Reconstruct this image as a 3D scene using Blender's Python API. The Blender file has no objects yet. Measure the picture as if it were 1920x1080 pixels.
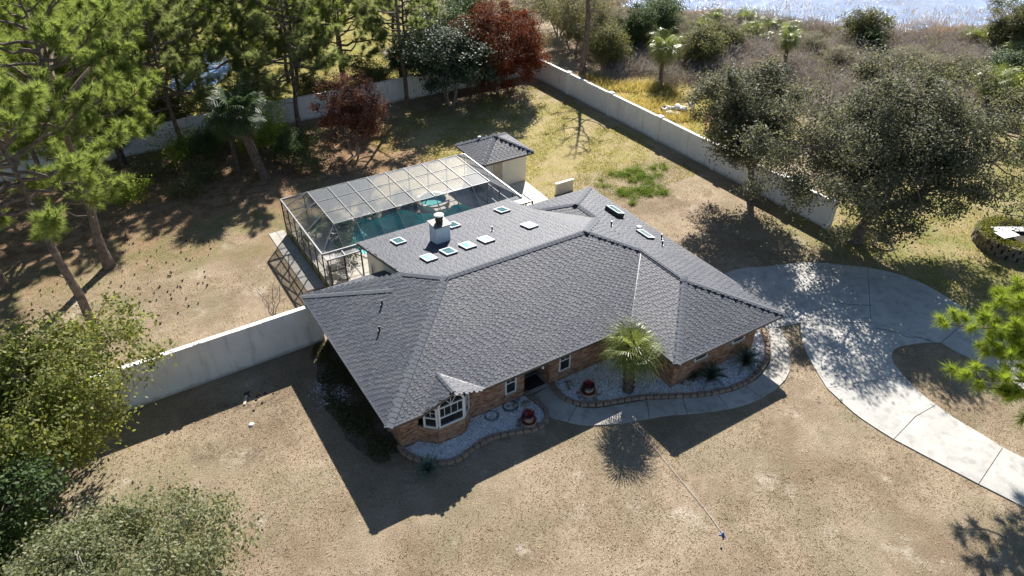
import bpy, bmesh, math, random
import numpy as np
from mathutils import Matrix, Vector

scene = bpy.context.scene
col = scene.collection

# ------------------------------------------------------------------ camera
cam_data = bpy.data.cameras.new('camera')
cam = bpy.data.objects.new('camera', cam_data)
col.objects.link(cam)
scene.camera = cam
cam_data.sensor_width = 36.0
cam_data.lens = 24.8813
cam_data.clip_start = 0.5
cam_data.clip_end = 3000.0
cam.matrix_world = Matrix([[0.8459641, 0.3008978, -0.4402331, -6.74999], [-0.533141, 0.4931636, -0.6874229, -19.80902], [0.0102629, 0.8162415, 0.5776197, 24.0], [0, 0, 0, 1]])

# ------------------------------------------------------------------ sky, sun, exposure
SUN_EL, SUN_AZ = math.radians(37.7), math.radians(38.7)
SUN = Vector((math.cos(SUN_EL) * math.sin(SUN_AZ), math.cos(SUN_EL) * math.cos(SUN_AZ), math.sin(SUN_EL)))
world = bpy.data.worlds.new('World')
scene.world = world
world.use_nodes = True
_n = world.node_tree.nodes
_sky = _n.new('ShaderNodeTexSky')
_sky.sky_type = 'NISHITA'
_sky.sun_disc = False
_sky.sun_elevation = SUN_EL
_sky.sun_rotation = SUN_AZ
_sky.altitude = 30
_sky.air_density = 1.0
_sky.dust_density = 0.3
_sky.ozone_density = 2.6
_n['Background'].inputs[1].default_value = 0.057
world.node_tree.links.new(_sky.outputs[0], _n['Background'].inputs[0])

sun_data = bpy.data.lights.new('sun', 'SUN')
sun_data.energy = 5.0
sun_data.angle = math.radians(0.53)
sun_data.color = (1.0, 0.95, 0.88)
sun = bpy.data.objects.new('sun', sun_data)
col.objects.link(sun)
sun.location = (30, 40, 60)
sun.rotation_euler = SUN.to_track_quat('Z', 'Y').to_euler()

scene.view_settings.view_transform = 'Standard'
scene.view_settings.look = 'None'
scene.view_settings.exposure = 1.2
scene.view_settings.gamma = 1.0
scene.view_settings.use_curve_mapping = False
try:
    scene.cycles.max_bounces = 8
    scene.cycles.transparent_max_bounces = 24
    scene.cycles.caustics_reflective = False
    scene.cycles.caustics_refractive = False
    scene.cycles.sample_clamp_indirect = 4.0
except Exception:
    pass

CAM = np.array(cam.matrix_world.translation)
R0 = np.random.default_rng(7)

# ------------------------------------------------------------------ tagging and object helpers
def tag(o, label=None, cat=None, group=None, kind=None):
    if label: o['label'] = label
    if cat: o['category'] = cat
    if group: o['group'] = group
    if kind: o['kind'] = kind
    return o

def empty(name, loc=(0, 0, 0), rz=0.0):
    o = bpy.data.objects.new(name, None)
    o.empty_display_size = 0.3
    col.objects.link(o)
    o.location = loc
    o.rotation_euler = (0, 0, rz)
    return o

def link_mesh(name, me, parent=None, matrix=None):
    o = bpy.data.objects.new(name, me)
    col.objects.link(o)
    if parent is not None:
        o.parent = parent
    if matrix is not None:
        o.matrix_local = matrix
    return o

class Acc:
    """collects vertices and polygons of one mesh"""
    def __init__(self):
        self.v = []; self.f = []; self.n = 0
    def add(self, V, F):
        V = np.asarray(V, float).reshape(-1, 3)
        self.v.append(V)
        for f in F:
            self.f.append(np.asarray([f], np.int64) + self.n)
        self.n += len(V)
    def addn(self, V, F):
        """F is an (m,k) index array"""
        V = np.asarray(V, float).reshape(-1, 3)
        self.v.append(V); self.f.append(np.asarray(F, np.int64) + self.n); self.n += len(V)
    def mesh(self, name, mat, smooth=False):
        me = bpy.data.meshes.new(name)
        V = np.concatenate(self.v) if self.v else np.zeros((0, 3))
        me.vertices.add(len(V)); me.vertices.foreach_set('co', V.astype(np.float32).ravel())
        loops = np.concatenate([f.ravel() for f in self.f])
        tot = np.concatenate([np.full(f.shape[0], f.shape[1]) for f in self.f])
        start = np.concatenate([[0], np.cumsum(tot)[:-1]])
        me.loops.add(len(loops)); me.loops.foreach_set('vertex_index', loops.astype(np.int32))
        me.polygons.add(len(tot))
        me.polygons.foreach_set('loop_start', start.astype(np.int32))
        try: me.polygons.foreach_set('loop_total', tot.astype(np.int32))
        except Exception: pass
        me.polygons.foreach_set('use_smooth', np.full(len(tot), smooth))
        me.update(calc_edges=True)
        for m in (mat if isinstance(mat, (list, tuple)) else [mat]):
            me.materials.append(m)
        return me
    def build(self, name, mat, parent=None, smooth=False, matrix=None):
        return link_mesh(name, self.mesh(name, mat, smooth), parent, matrix)

BOXF = [(0, 3, 2, 1), (4, 5, 6, 7), (0, 1, 5, 4), (1, 2, 6, 5), (2, 3, 7, 6), (3, 0, 4, 7)]
def box(a, x0, x1, y0, y1, z0, z1):
    a.addn([(x0, y0, z0), (x1, y0, z0), (x1, y1, z0), (x0, y1, z0), (x0, y0, z1), (x1, y0, z1), (x1, y1, z1), (x0, y1, z1)], BOXF)

def bar(a, p, q, w, h, up=(0, 0, 1)):
    """a rectangular bar from p to q"""
    p = np.array(p, float); q = np.array(q, float); d = q - p; d /= np.linalg.norm(d)
    s = np.cross(d, up)
    if np.linalg.norm(s) < 1e-4: s = np.cross(d, (1, 0, 0))
    s /= np.linalg.norm(s); t = np.cross(s, d)
    s = s * w / 2; t = t * h / 2
    a.addn([p - s - t, p + s - t, p + s + t, p - s + t, q - s - t, q + s - t, q + s + t, q - s + t],
           [(0, 1, 2, 3), (7, 6, 5, 4), (0, 4, 5, 1), (1, 5, 6, 2), (2, 6, 7, 3), (3, 7, 4, 0)])

def tube(a, P, rad, sides=6, cap=True):
    P = np.asarray(P, float); n = len(P); rad = np.broadcast_to(np.asarray(rad, float), (n,))
    T = np.gradient(P, axis=0); T /= np.linalg.norm(T, axis=1)[:, None] + 1e-9
    ref = np.array([0.31, 0.95, 0.05]) if abs(T[0][2]) > 0.6 else np.array([0.1, 0.05, 1.0])
    S = np.cross(T, ref); S /= np.linalg.norm(S, axis=1)[:, None] + 1e-9
    U = np.cross(S, T)
    an = np.linspace(0, 2 * np.pi, sides, endpoint=False)
    ring = (S[:, None, :] * np.cos(an)[None, :, None] + U[:, None, :] * np.sin(an)[None, :, None]) * rad[:, None, None]
    V = (P[:, None, :] + ring).reshape(-1, 3)
    i = np.arange(n - 1)[:, None] * sides; j = np.arange(sides)[None, :]; k = (j + 1) % sides
    F = np.stack([i + j, i + k, i + sides + k, i + sides + j], -1).reshape(-1, 4)
    base = a.n
    a.addn(V, F)
    if cap:
        a.f.append(np.array([list(range(base + (n - 1) * sides, base + n * sides))]))
        a.f.append(np.array([list(range(base + sides - 1, base - 1, -1))]))

def lathe(a, prof, c=(0, 0, 0), sides=16):
    """prof: list of (r, z) from the bottom up"""
    m = len(prof); an = np.linspace(0, 2 * np.pi, sides, endpoint=False)
    V = np.array([[(c[0] + r * math.cos(t), c[1] + r * math.sin(t), c[2] + z) for t in an] for r, z in prof]).reshape(-1, 3)
    i = np.arange(m - 1)[:, None] * sides; j = np.arange(sides)[None, :]; k = (j + 1) % sides
    F = np.stack([i + j, i + k, i + sides + k, i + sides + j], -1).reshape(-1, 4)
    base = a.n; a.addn(V, F)
    a.f.append(np.array([list(range(base + (m - 1) * sides, base + m * sides))]))
    a.f.append(np.array([list(range(base + sides - 1, base - 1, -1))]))

def prism(a, poly, z0, z1):
    """vertical prism over a 2D polygon (counter-clockwise or not)"""
    P = np.asarray(poly, float); n = len(P)
    A = 0.5 * np.sum(P[:, 0] * np.roll(P[:, 1], -1) - np.roll(P[:, 0], -1) * P[:, 1])
    if A < 0: P = P[::-1]
    V = np.concatenate([np.c_[P, np.full(n, z0)], np.c_[P, np.full(n, z1)]])
    a.add(V, [list(range(n, 2 * n)), list(range(n - 1, -1, -1))] + [(i, (i + 1) % n, n + (i + 1) % n, n + i) for i in range(n)])

def smooth_line(P, k=6, closed=False):
    P = np.asarray(P, float); n = len(P); out = []
    rng_ = range(n if closed else n - 1)
    for i in rng_:
        p0 = P[(i - 1) % n] if closed or i > 0 else 2 * P[0] - P[1]
        p1 = P[i]; p2 = P[(i + 1) % n]
        p3 = P[(i + 2) % n] if closed or i + 2 < n else 2 * P[-1] - P[-2]
        for t in np.linspace(0, 1, k, endpoint=False):
            out.append(0.5 * (2 * p1 + (p2 - p0) * t + (2 * p0 - 5 * p1 + 4 * p2 - p3) * t * t + (3 * p1 - p0 - 3 * p2 + p3) * t ** 3))
    if not closed: out.append(P[-1])
    return np.array(out)

def resample(P, step):
    P = np.asarray(P, float); d = np.r_[0, np.cumsum(np.linalg.norm(np.diff(P, axis=0), axis=1))]
    n = max(2, int(round(d[-1] / step)) + 1); s = np.linspace(0, d[-1], n)
    return np.stack([np.interp(s, d, P[:, i]) for i in range(P.shape[1])], 1)

def inside(P, poly):
    P = np.asarray(P); poly = np.asarray(poly); x, y = P[:, 0], P[:, 1]; c = np.zeros(len(P), bool); n = len(poly)
    for i in range(n):
        x1, y1 = poly[i]; x2, y2 = poly[(i + 1) % n]
        hit = ((y1 > y) != (y2 > y)) & (x < (x2 - x1) * (y - y1) / (y2 - y1 + 1e-12) + x1)
        c ^= hit
    return c

def scatter(poly, n, rng):
    poly = np.asarray(poly); lo, hi = poly.min(0), poly.max(0); out = np.zeros((0, 2))
    while len(out) < n:
        p = rng.uniform(lo, hi, (n * 2, 2)); out = np.concatenate([out, p[inside(p, poly)]])
    return out[:n]

def unit(v):
    v = np.asarray(v, float); return v / (np.linalg.norm(v, axis=-1, keepdims=True) + 1e-9)

def leaves(a, C, size, rng, aspect=0.55, up=0.25, out=None):
    """one small rhombic leaf per centre"""
    n = len(C)
    nrm = rng.normal(size=(n, 3)); nrm[:, 2] = np.abs(nrm[:, 2]) + up
    if out is not None: nrm += out
    nrm = unit(nrm); u = unit(np.cross(nrm, rng.normal(size=(n, 3)))); w = np.cross(nrm, u)
    L = (size * rng.uniform(0.6, 1.35, n))[:, None]
    V = np.stack([C - u * L / 2, C + w * L * aspect / 2, C + u * L / 2, C - w * L * aspect / 2], 1).reshape(-1, 3)
    a.addn(V, np.arange(4 * n).reshape(-1, 4))

def blades(a, base, tip, width, rng):
    """one thin triangle from each base to each tip"""
    n = len(base); d = unit(tip - base); s = unit(np.cross(d, rng.normal(size=(n, 3)))) * (np.asarray(width).reshape(-1, 1) if np.ndim(width) else width) / 2
    V = np.stack([base - s, base + s, tip], 1).reshape(-1, 3)
    a.addn(V, np.arange(3 * n).reshape(-1, 3))

# ------------------------------------------------------------------ materials
class NT:
    def __init__(self, name):
        self.m = bpy.data.materials.new(name); self.m.use_nodes = True
        self.t = self.m.node_tree; self.N = self.t.nodes; self.N.clear()
        self.out = self.N.new('ShaderNodeOutputMaterial')
    def node(self, typ, **kw):
        n = self.N.new(typ)
        for k, v in kw.items(): setattr(n, k, v)
        return n
    def link(self, a, b): self.t.links.new(a, b)
    def pos(self):
        if not hasattr(self, '_g'): self._g = self.node('ShaderNodeNewGeometry')
        return self._g.outputs['Position']
    def island(self):
        self.pos(); return self._g.outputs['Random Per Island']
    def noise(self, scale, detail=3, rough=0.55, vec=None, dist=0.0):
        n = self.node('ShaderNodeTexNoise'); n.inputs['Scale'].default_value = scale; n.inputs['Detail'].default_value = detail
        n.inputs['Roughness'].default_value = rough; n.inputs['Distortion'].default_value = dist
        self.link(vec if vec is not None else self.pos(), n.inputs['Vector']); return n.outputs['Fac']
    def ramp(self, fac, stops, interp='LINEAR'):
        r = self.node('ShaderNodeValToRGB'); cr = r.color_ramp; cr.interpolation = interp
        while len(cr.elements) < len(stops): cr.elements.new(0.5)
        for e, (p, c) in zip(cr.elements, stops):
            e.position = p; e.color = (*c, 1) if len(c) == 3 else c
        self.link(fac, r.inputs[0]); return r.outputs[0]
    def mix(self, fac, a, b, blend='MIX'):
        n = self.node('ShaderNodeMix', data_type='RGBA', blend_type=blend)
        for s, v in ((n.inputs[0], fac), (n.inputs[6], a), (n.inputs[7], b)):
            if hasattr(v, 'links') or hasattr(v, 'is_linked'): self.link(v, s)
            elif isinstance(v, (int, float)): s.default_value = v
            else: s.default_value = (*v, 1)
        return n.outputs[2]
    def math(self, op, a, b=None, c=None, clamp=False):
        n = self.node('ShaderNodeMath', operation=op, use_clamp=clamp)
        for i, v in enumerate((a, b, c)):
            if v is None: continue
            if isinstance(v, (int, float)): n.inputs[i].default_value = v
            else: self.link(v, n.inputs[i])
        return n.outputs[0]
    def smooth(self, v, lo, hi):
        n = self.node('ShaderNodeMapRange', interpolation_type='SMOOTHSTEP'); n.inputs[1].default_value = lo; n.inputs[2].default_value = hi
        self.link(v, n.inputs[0]); return n.outputs[0]
    def bump(self, h, strength=0.3, dist=0.02):
        b = self.node('ShaderNodeBump'); b.inputs['Strength'].default_value = strength; b.inputs['Distance'].default_value = dist
        self.link(h, b.inputs['Height']); return b.outputs[0]
    def bsdf(self, color, rough=0.7, normal=None, spec=0.5, metal=0.0, **kw):
        b = self.node('ShaderNodeBsdfPrincipled')
        if isinstance(color, tuple): b.inputs['Base Color'].default_value = (*color, 1)
        else: self.link(color, b.inputs['Base Color'])
        if isinstance(rough, (int, float)): b.inputs['Roughness'].default_value = rough
        else: self.link(rough, b.inputs['Roughness'])
        b.inputs['Specular IOR Level'].default_value = spec; b.inputs['Metallic'].default_value = metal
        for k, v in kw.items(): b.inputs[k].default_value = v
        if normal is not None: self.link(normal, b.inputs['Normal'])
        return b.outputs[0]
    def finish(self, sh):
        self.link(sh, self.out.inputs[0]); return self.m

def simple(name, c1, c2=None, scale=3.0, rough=0.7, bump=0.0, bscale=30.0, spec=0.4, metal=0.0, island=0.0):
    t = NT(name); c2 = c2 or tuple(x * 0.8 for x in c1)
    c = t.mix(t.smooth(t.noise(scale, 5), 0.35, 0.65), c1, c2)
    if island:
        v = t.math('MULTIPLY_ADD', t.island(), island * 2, 1 - island)
        h = t.node('ShaderNodeHueSaturation'); t.link(v, h.inputs['Value']); t.link(c, h.inputs['Color']); c = h.outputs[0]
    nrm = t.bump(t.noise(bscale, 4), bump, 0.02) if bump else None
    return t.finish(t.bsdf(c, rough, nrm, spec, metal))

def leaf_mat(name, stops, rough=0.45, trans=0.35, spec=0.5, big=None):
    """stops: colours spread over the leaves by chance"""
    t = NT(name); n = len(stops)
    c = t.ramp(t.island(), [(i / max(1, n - 1), s) for i, s in enumerate(stops)])
    if big: c = t.mix(t.smooth(t.noise(0.55, 2), 0.42, 0.6), c, big)
    p = t.bsdf(c, min(.75, rough + .18), None, spec * .6)
    tr = t.node('ShaderNodeBsdfTranslucent'); t.link(t.mix(1.0, c, (1.65, 1.62, 1.15), 'MULTIPLY'), tr.inputs[0])
    mx = t.node('ShaderNodeMixShader'); mx.inputs[0].default_value = min(.55, trans * 1.15 + .06)
    t.link(p, mx.inputs[1]); t.link(tr.outputs[0], mx.inputs[2])
    return t.finish(mx.outputs[0])

# ------------------------------------------------------------------ shared materials
M = {}
M['white_stucco'] = simple('white_stucco', (.68, .66, .63), (.58, .565, .54), 1.2, .85, .25, 60)
def wall_mat():
    t = NT('white_stucco'); sep = t.node('ShaderNodeSeparateXYZ'); t.link(t.pos(), sep.inputs[0])
    mp = t.node('ShaderNodeMapping'); mp.inputs['Scale'].default_value = (1, 1, .12); t.link(t.pos(), mp.inputs[0])
    c = t.mix(t.smooth(t.noise(.8, 5, .6), .35, .65), (.80, .78, .745), (.72, .70, .665))
    c = t.mix(t.math('MULTIPLY', t.smooth(t.noise(3.2, 5, .65, mp.outputs[0]), .5, .75), .5), c, (.40, .38, .34))
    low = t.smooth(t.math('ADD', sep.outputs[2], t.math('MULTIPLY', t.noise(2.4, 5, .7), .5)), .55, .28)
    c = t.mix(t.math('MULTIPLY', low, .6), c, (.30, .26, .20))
    return t.finish(t.bsdf(c, .88, t.bump(t.noise(60, 4), .25, .02), .3))
M['white_stucco'] = wall_mat()
M['cream_stucco'] = simple('cream_stucco', (.80, .75, .63), (.74, .69, .57), 1.5, .85, .2, 60)
M['chimney_stucco'] = simple('chimney_stucco', (.74, .76, .78), (.66, .68, .7), 2, .8, .2, 60)
M['white_paint'] = simple('white_paint', (.78, .78, .76), (.7, .7, .68), 4, .45)
M['dark_metal'] = simple('dark_metal', (.045, .035, .03), (.03, .025, .022), 5, .4, metal=.0, spec=.5)
M['frame_metal'] = simple('frame_metal', (.32, .32, .33), (.26, .26, .27), 5, .4, spec=.6, metal=.2)
M['fascia'] = simple('fascia', (.12, .10, .085), (.09, .075, .065), 4, .6)
M['soffit'] = simple('soffit', (.3, .28, .25), None, 4, .8)
M['glass'] = simple('glass', (.012, .016, .02), (.02, .025, .03), 2, .06, spec=.8)
M['skylight_glass'] = simple('skylight_glass', (.09, .19, .21), (.06, .14, .16), 1.2, .10, spec=.9)
M['skylight_reflect'] = simple('skylight_reflect', (.55, .72, .78), (.2, .42, .5), 2.6, .12, spec=.9)  # bluish-white sky reflection painted into the pane colour in blotches
M['skylight_white'] = simple('skylight_white', (.72, .78, .82), (.6, .7, .76), 1.2, .25, spec=.6)
M['bark'] = simple('bark', (.19, .14, .105), (.10, .075, .06), 4, .9, .9, 18)
M['oak_bark'] = simple('oak_bark', (.16, .13, .105), (.09, .075, .06), 5, .9, .8, 22)
M['pale_bark'] = simple('pale_bark', (.33, .29, .25), (.2, .175, .15), 5, .85, .5, 22)
M['rust'] = simple('rust', (.16, .06, .04), (.10, .04, .03), 12, .8)
M['palm_bark'] = simple('palm_bark', (.17, .13, .10), (.08, .06, .045), 8, .95, .8, 20, island=.35)
M['concrete'] = None
M['rock'] = simple('rock', (.3, .26, .21), (.17, .15, .125), 6, .85, .6, 25, island=.25)
M['white_rock'] = simple('white_rock', (.62, .6, .57), (.4, .38, .36), 6, .8, .5, 25, island=.3)
M['black_plastic'] = simple('black_plastic', (.02, .02, .02), None, 5, .4)
M['wood_board'] = simple('wood_board', (.5, .44, .36), (.36, .31, .25), 9, .8)

def concrete_mat(name, a, b, dirt):
    t = NT(name)
    c = t.mix(t.smooth(t.noise(.55, 5, .6), .36, .66), a, b)
    c = t.mix(t.math('MULTIPLY', t.smooth(t.noise(1.9, 6, .65), .46, .72), .7), c, dirt)
    c = t.mix(t.math('MULTIPLY', t.smooth(t.noise(38, 3, .6), .5, .75), .35), c, dirt)
    w = t.noise(.2, 3, .5, None, .8); cr = t.math('LESS_THAN', t.math('ABSOLUTE', t.math('SUBTRACT', w, .5)), -1.0)
    c = t.mix(t.math('MULTIPLY', cr, .6), c, (.09, .085, .08))
    v = t.math('MULTIPLY_ADD', t.island(), .18, .90)
    h = t.node('ShaderNodeHueSaturation'); t.link(v, h.inputs['Value']); t.link(c, h.inputs['Color'])
    return t.finish(t.bsdf(h.outputs[0], .82, t.bump(t.noise(70, 3), .25, .01), .35))
M['concrete'] = concrete_mat('concrete', (.46, .445, .41), (.37, .36, .335), (.25, .24, .22))
M['walk_concrete'] = concrete_mat('walk_concrete', (.46, .43, .38), (.36, .335, .295), (.2, .185, .165))
M['pool_concrete'] = concrete_mat('pool_concrete', (.62, .58, .5), (.54, .5, .43), (.4, .37, .31))

# ------------------------------------------------------------------ the lawn: one sheet out to the horizon, open where the pool is
POOL = smooth_line([(5.05, 18.09), (5.88, 19.44), (6.71, 20.57), (7.41, 20.98), (7.98, 20.39), (8.89, 20.43), (9.83, 20.56), (10.37, 20.15), (10.70, 19.42), (11.65, 19.11), (12.61, 19.14), (13.34, 19.33), (13.96, 19.05)] + [(14.3, 17.6),
                    (13.6, 16.5), (12.3, 15.8), (9.3, 15.5), (7.4, 15.45), (6.1, 15.7)], 5, True)

def holed_sheet(name, outer, holes, z, mat):
    bm = bmesh.new(); es = []
    for loop in [outer] + holes:
        vs = [bm.verts.new((p[0], p[1], z)) for p in loop]
        es += [bm.edges.new((vs[i], vs[(i + 1) % len(vs)])) for i in range(len(vs))]
    bmesh.ops.triangle_fill(bm, use_beauty=True, use_dissolve=False, edges=es)
    for f in bm.faces:
        if f.normal.z < 0: f.normal_flip()
    me = bpy.data.meshes.new(name); bm.to_mesh(me); bm.free(); me.materials.append(mat)
    return link_mesh(name, me)

def lawn_material():
    t = NT('lawn')
    P = t.pos()
    sep = t.node('ShaderNodeSeparateXYZ'); t.link(P, sep.inputs[0])
    wob = t.noise(.16, 5, .62); wob2 = t.noise(.23, 5, .62, None, .4)
    X = t.math('ADD', sep.outputs[0], t.math('MULTIPLY_ADD', wob, 12, -6))
    Y = t.math('ADD', sep.outputs[1], t.math('MULTIPLY_ADD', wob2, 12, -6))
    def zone(x0, x1, y0, y1, s):
        m = t.math('MULTIPLY', t.smooth(X, x0 - s, x0 + s), t.smooth(X, x1 + s, x1 - s))
        n = t.math('MULTIPLY', t.smooth(Y, y0 - s, y0 + s), t.smooth(Y, y1 + s, y1 - s))
        return t.math('MULTIPLY', m, n)
    big = t.smooth(t.noise(.28, 7, .7), .34, .66)
    c = t.mix(big, (.225, .168, .112), (.38, .30, .212))
    c = t.mix(t.math('MULTIPLY', t.smooth(t.noise(.19, 6, .68, None, .6), .46, .66), .62), c, (.225, .20, .12))       # greener drifts
    c = t.mix(t.math('MULTIPLY', t.smooth(t.noise(.42, 7, .72), .55, .72), .8), c, (.50, .435, .35))                # bare pale sand
    c = t.mix(t.math('MULTIPLY', t.smooth(t.noise(.55, 7, .72), .54, .70), .65), c, (.165, .115, .072))                   # worn brown spots
    yard = t.mix(t.smooth(t.noise(.4, 5, .65), .38, .62), (.30, .27, .085), (.40, .32, .16))
    c = t.mix(t.math('MULTIPLY', zone(10, 32, 17, 36, 3), .85), c, yard)
    c = t.mix(t.math('MULTIPLY', zone(31, 60, -12, 6, 3), .8), c, t.mix(t.smooth(t.noise(.5, 5, .65), .4, .6), (.2, .215, .06), (.33, .27, .13)))
    c = t.mix(t.math('MULTIPLY', zone(-30, 12, 21, 39, 3), .7), c, t.mix(t.smooth(t.noise(.7, 5, .65), .4, .6), (.16, .15, .05), (.26, .18, .10)))
    c = t.mix(t.math('MULTIPLY', zone(-26, 16, 26.5, 39, 1.5), .85), c, t.mix(t.smooth(t.noise(1.1, 6, .7), .4, .6), (.19, .11, .065), (.34, .22, .14)))
    c = t.mix(zone(-200, 32, 43, 400, 2), c, t.mix(t.smooth(t.noise(.3, 5, .65), .4, .6), (.22, .22, .065), (.30, .26, .10)))
    c = t.mix(zone(35, 47, 16, 33, 2), c, t.mix(t.smooth(t.noise(.6, 5, .65), .4, .6), (.37, .265, .09), (.33, .28, .09)))
    c = t.mix(zone(47, 400, 12, 400, 3), c, t.mix(t.smooth(t.noise(.5, 5, .65), .4, .6), (.14, .11, .085), (.22, .165, .11)))
    # garden soil along the west wall of the house and bare scrape by the front fence
    c = t.mix(t.math('MULTIPLY', t.smooth(t.noise(.9, 5, .7, None, .5), .45, .6), zone(-6, -2.5, 5, 7.4, 1)), c, (.17, .13, .09))
    # grain: blades, thatch and leaf litter
    g1 = t.noise(14, 6, .78); g2 = t.noise(48, 4, .75)
    h = t.node('ShaderNodeHueSaturation'); t.link(c, h.inputs['Color'])
    t.link(t.math('MULTIPLY', t.math('MULTIPLY_ADD', t.smooth(g1, .3, .7), .7, .62), t.math('MULTIPLY_ADD', t.smooth(g2, .3, .72), .9, .55)), h.inputs['Value'])
    hgt = t.math('ADD', t.math('MULTIPLY', g1, 1.0), t.math('MULTIPLY', g2, .5))
    return t.finish(t.bsdf(h.outputs[0], .95, t.bump(hgt, .9, .06), .1))
M['lawn'] = lawn_material()
lawn = holed_sheet('lawn', [(-700, -500), (900, -500), (900, 1100), (-700, 1100)], [[tuple(p) for p in POOL]], 0.0, M['lawn'])
tag(lawn, kind='structure')

# ------------------------------------------------------------------ lake and pond
def water_mat(name, base, scale, strength):
    t = NT(name)
    n1 = t.noise(scale, 4, .6); n2 = t.noise(scale * 4.5, 3, .6)
    b = t.bump(t.math('ADD', n1, t.math('MULTIPLY', n2, .35)), strength, .35)
    c = t.mix(t.smooth(t.noise(.11, 5, .65), .4, .62), base, tuple(x * 1.5 for x in base))
    d = t.node('ShaderNodeBsdfDiffuse'); t.link(c, d.inputs[0]); gl = t.node('ShaderNodeBsdfGlossy'); gl.inputs['Roughness'].default_value = .22; t.link(b, gl.inputs['Normal'])
    mx = t.node('ShaderNodeMixShader'); mx.inputs[0].default_value = .12; t.link(d.outputs[0], mx.inputs[1]); t.link(gl.outputs[0], mx.inputs[2])
    return t.finish(mx.outputs[0])
M['lake'] = water_mat('lake', (.085, .135, .235), 2.2, .9)
SHORE = [(46, 78)] + [(58.84, 60.30), (59.79, 55.75), (65.13, 50.13), (67.65, 46.83), (70.71, 41.50), (71.85, 35.82), (74.84, 31.97), (80.95, 28.95), (87.58, 28.91), (89.35, 25.14), (99.22, 24.47)] + [(120, 24), (190, -12), (420, -90)]
lake_poly = [tuple(p) for p in smooth_line(SHORE, 5)] + [(850, -40), (850, 900), (60, 900), (40, 300)]
a = Acc(); a.add([(x, y, .012) for x, y in lake_poly], [list(range(len(lake_poly)))[::-1]])
o = a.build('lake_water', M['lake']); tag(o, kind='structure')
for p in o.data.polygons:
    if p.normal.z < 0: o.data.flip_normals(); break
M['pond'] = water_mat('pond', (.10, .17, .30), 1.2, .15)
a = Acc(); pp = smooth_line([(0.96, 53.10), (2.47, 57.89), (4.73, 62.53), (7.59, 64.11), (7.91, 58.60), (5.97, 53.98), (3.87, 52.57)], 5, True)
a.add([(x, y, .012) for x, y in pp], [list(range(len(pp)))])
o = a.build('pond_water', M['pond']); tag(o, kind='structure')
if o.data.polygons[0].normal.z < 0: o.data.flip_normals()
a = Acc(); pp = smooth_line([(-30, 112), (-12, 104), (2, 105), (12, 112), (6, 135), (-20, 140)], 5, True)
a.add([(x, y, .012) for x, y in pp], [list(range(len(pp)))])
o = a.build('pond_water', M['pond']); tag(o, kind='structure')
if o.data.polygons[0].normal.z < 0: o.data.flip_normals()

# ------------------------------------------------------------------ driveway: concrete slabs with open joints
drive = empty('driveway', (24, -3, 0)); tag(drive, kind='structure')
def slab(poly, z1, parent, mat, name='concrete_slab', gap=.02, z0=0.0):
    P = np.asarray(poly, float); n = len(P)
    A = 0.5 * np.sum(P[:, 0] * np.roll(P[:, 1], -1) - np.roll(P[:, 0], -1) * P[:, 1])
    if A < 0: P = P[::-1]
    e = unit(np.roll(P, -1, 0) - P); nrm = np.stack([-e[:, 1], e[:, 0]], 1)      # inward normals
    Q = P + gap * unit(nrm + np.roll(nrm, 1, 0))
    acc = Acc(); prism(acc, Q, z0, z1)
    o = acc.build(name, mat); o.parent = parent
    o.matrix_parent_inverse = Matrix.Translation(-Vector(parent.location)) if parent is not None else Matrix()
    return o
def curve_px(a, k=5): return [tuple(p) for p in smooth_line(a, k)]
dl1 = curve_px([(23.29, -2.41), (22.12, -3.48), (21.11, -4.87), (20.18, -6.57)])
dl2 = curve_px([(20.18, -6.57), (19.85, -8.33), (19.86, -9.46), (19.95, -10.36)])
dl3 = curve_px([(19.95, -10.36), (20.31, -11.94), (20.74, -13.82)])
dl4 = curve_px([(20.74, -13.82), (20.98, -14.72), (21.20, -15.58), (21.66, -17.10), (22.30, -18.90)])
dr1 = curve_px([(28.10, -7.30), (27.52, -6.99), (26.83, -6.73), (26.09, -6.53), (25.37, -6.65), (24.76, -7.12), (24.27, -8.04)])
dr2 = curve_px([(24.27, -8.04), (23.83, -9.22), (23.71, -10.09)])
dr3 = curve_px([(23.71, -10.09), (23.63, -11.15), (23.72, -12.31), (23.72, -13.25)])
dr4 = curve_px([(23.72, -13.25), (23.90, -14.09), (24.09, -15.76), (24.35, -17.68)])
slab(curve_px([(21.27, -1.78), (22.10, 0.16), (22.09, 2.00), (22.90, 3.13), (24.47, 3.19), (26.25, 2.45), (28.87, 1.35), (31.43, -0.84)]) + [(26.70, -4.44), (23.29, -2.41)], .05, drive, M['concrete'])
slab(curve_px([(31.43, -0.84), (32.32, -2.21), (32.74, -3.86), (32.49, -6.14), (32.23, -7.03)]) + [(28.35, -7.50), (28.10, -7.30), (27.65, -6.44), (27.12, -5.14), (26.70, -4.44)], .05, drive, M['concrete'])
slab(dl1 + dr1[::-1] + [(27.65, -6.44), (27.12, -5.14), (26.70, -4.44)], .05, drive, M['concrete'])
slab(dl2 + [(22.14, -10.03)] + dr2[::-1], .05, drive, M['concrete'])
slab(dl3 + dr3[::-1] + [(22.14, -10.03)], .05, drive, M['concrete'])
slab(dl4 + dr4[::-1], .05, drive, M['concrete'])
slab(curve_px([(32.23, -7.03), (32.17, -7.85), (31.81, -10.04), (31.37, -12.36), (30.56, -15.54)]) + curve_px([(27.91, -16.20), (28.35, -13.77), (28.42, -11.78), (28.65, -10.08), (28.34, -8.37), (28.35, -7.50)]), .05, drive, M['concrete'])

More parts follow.
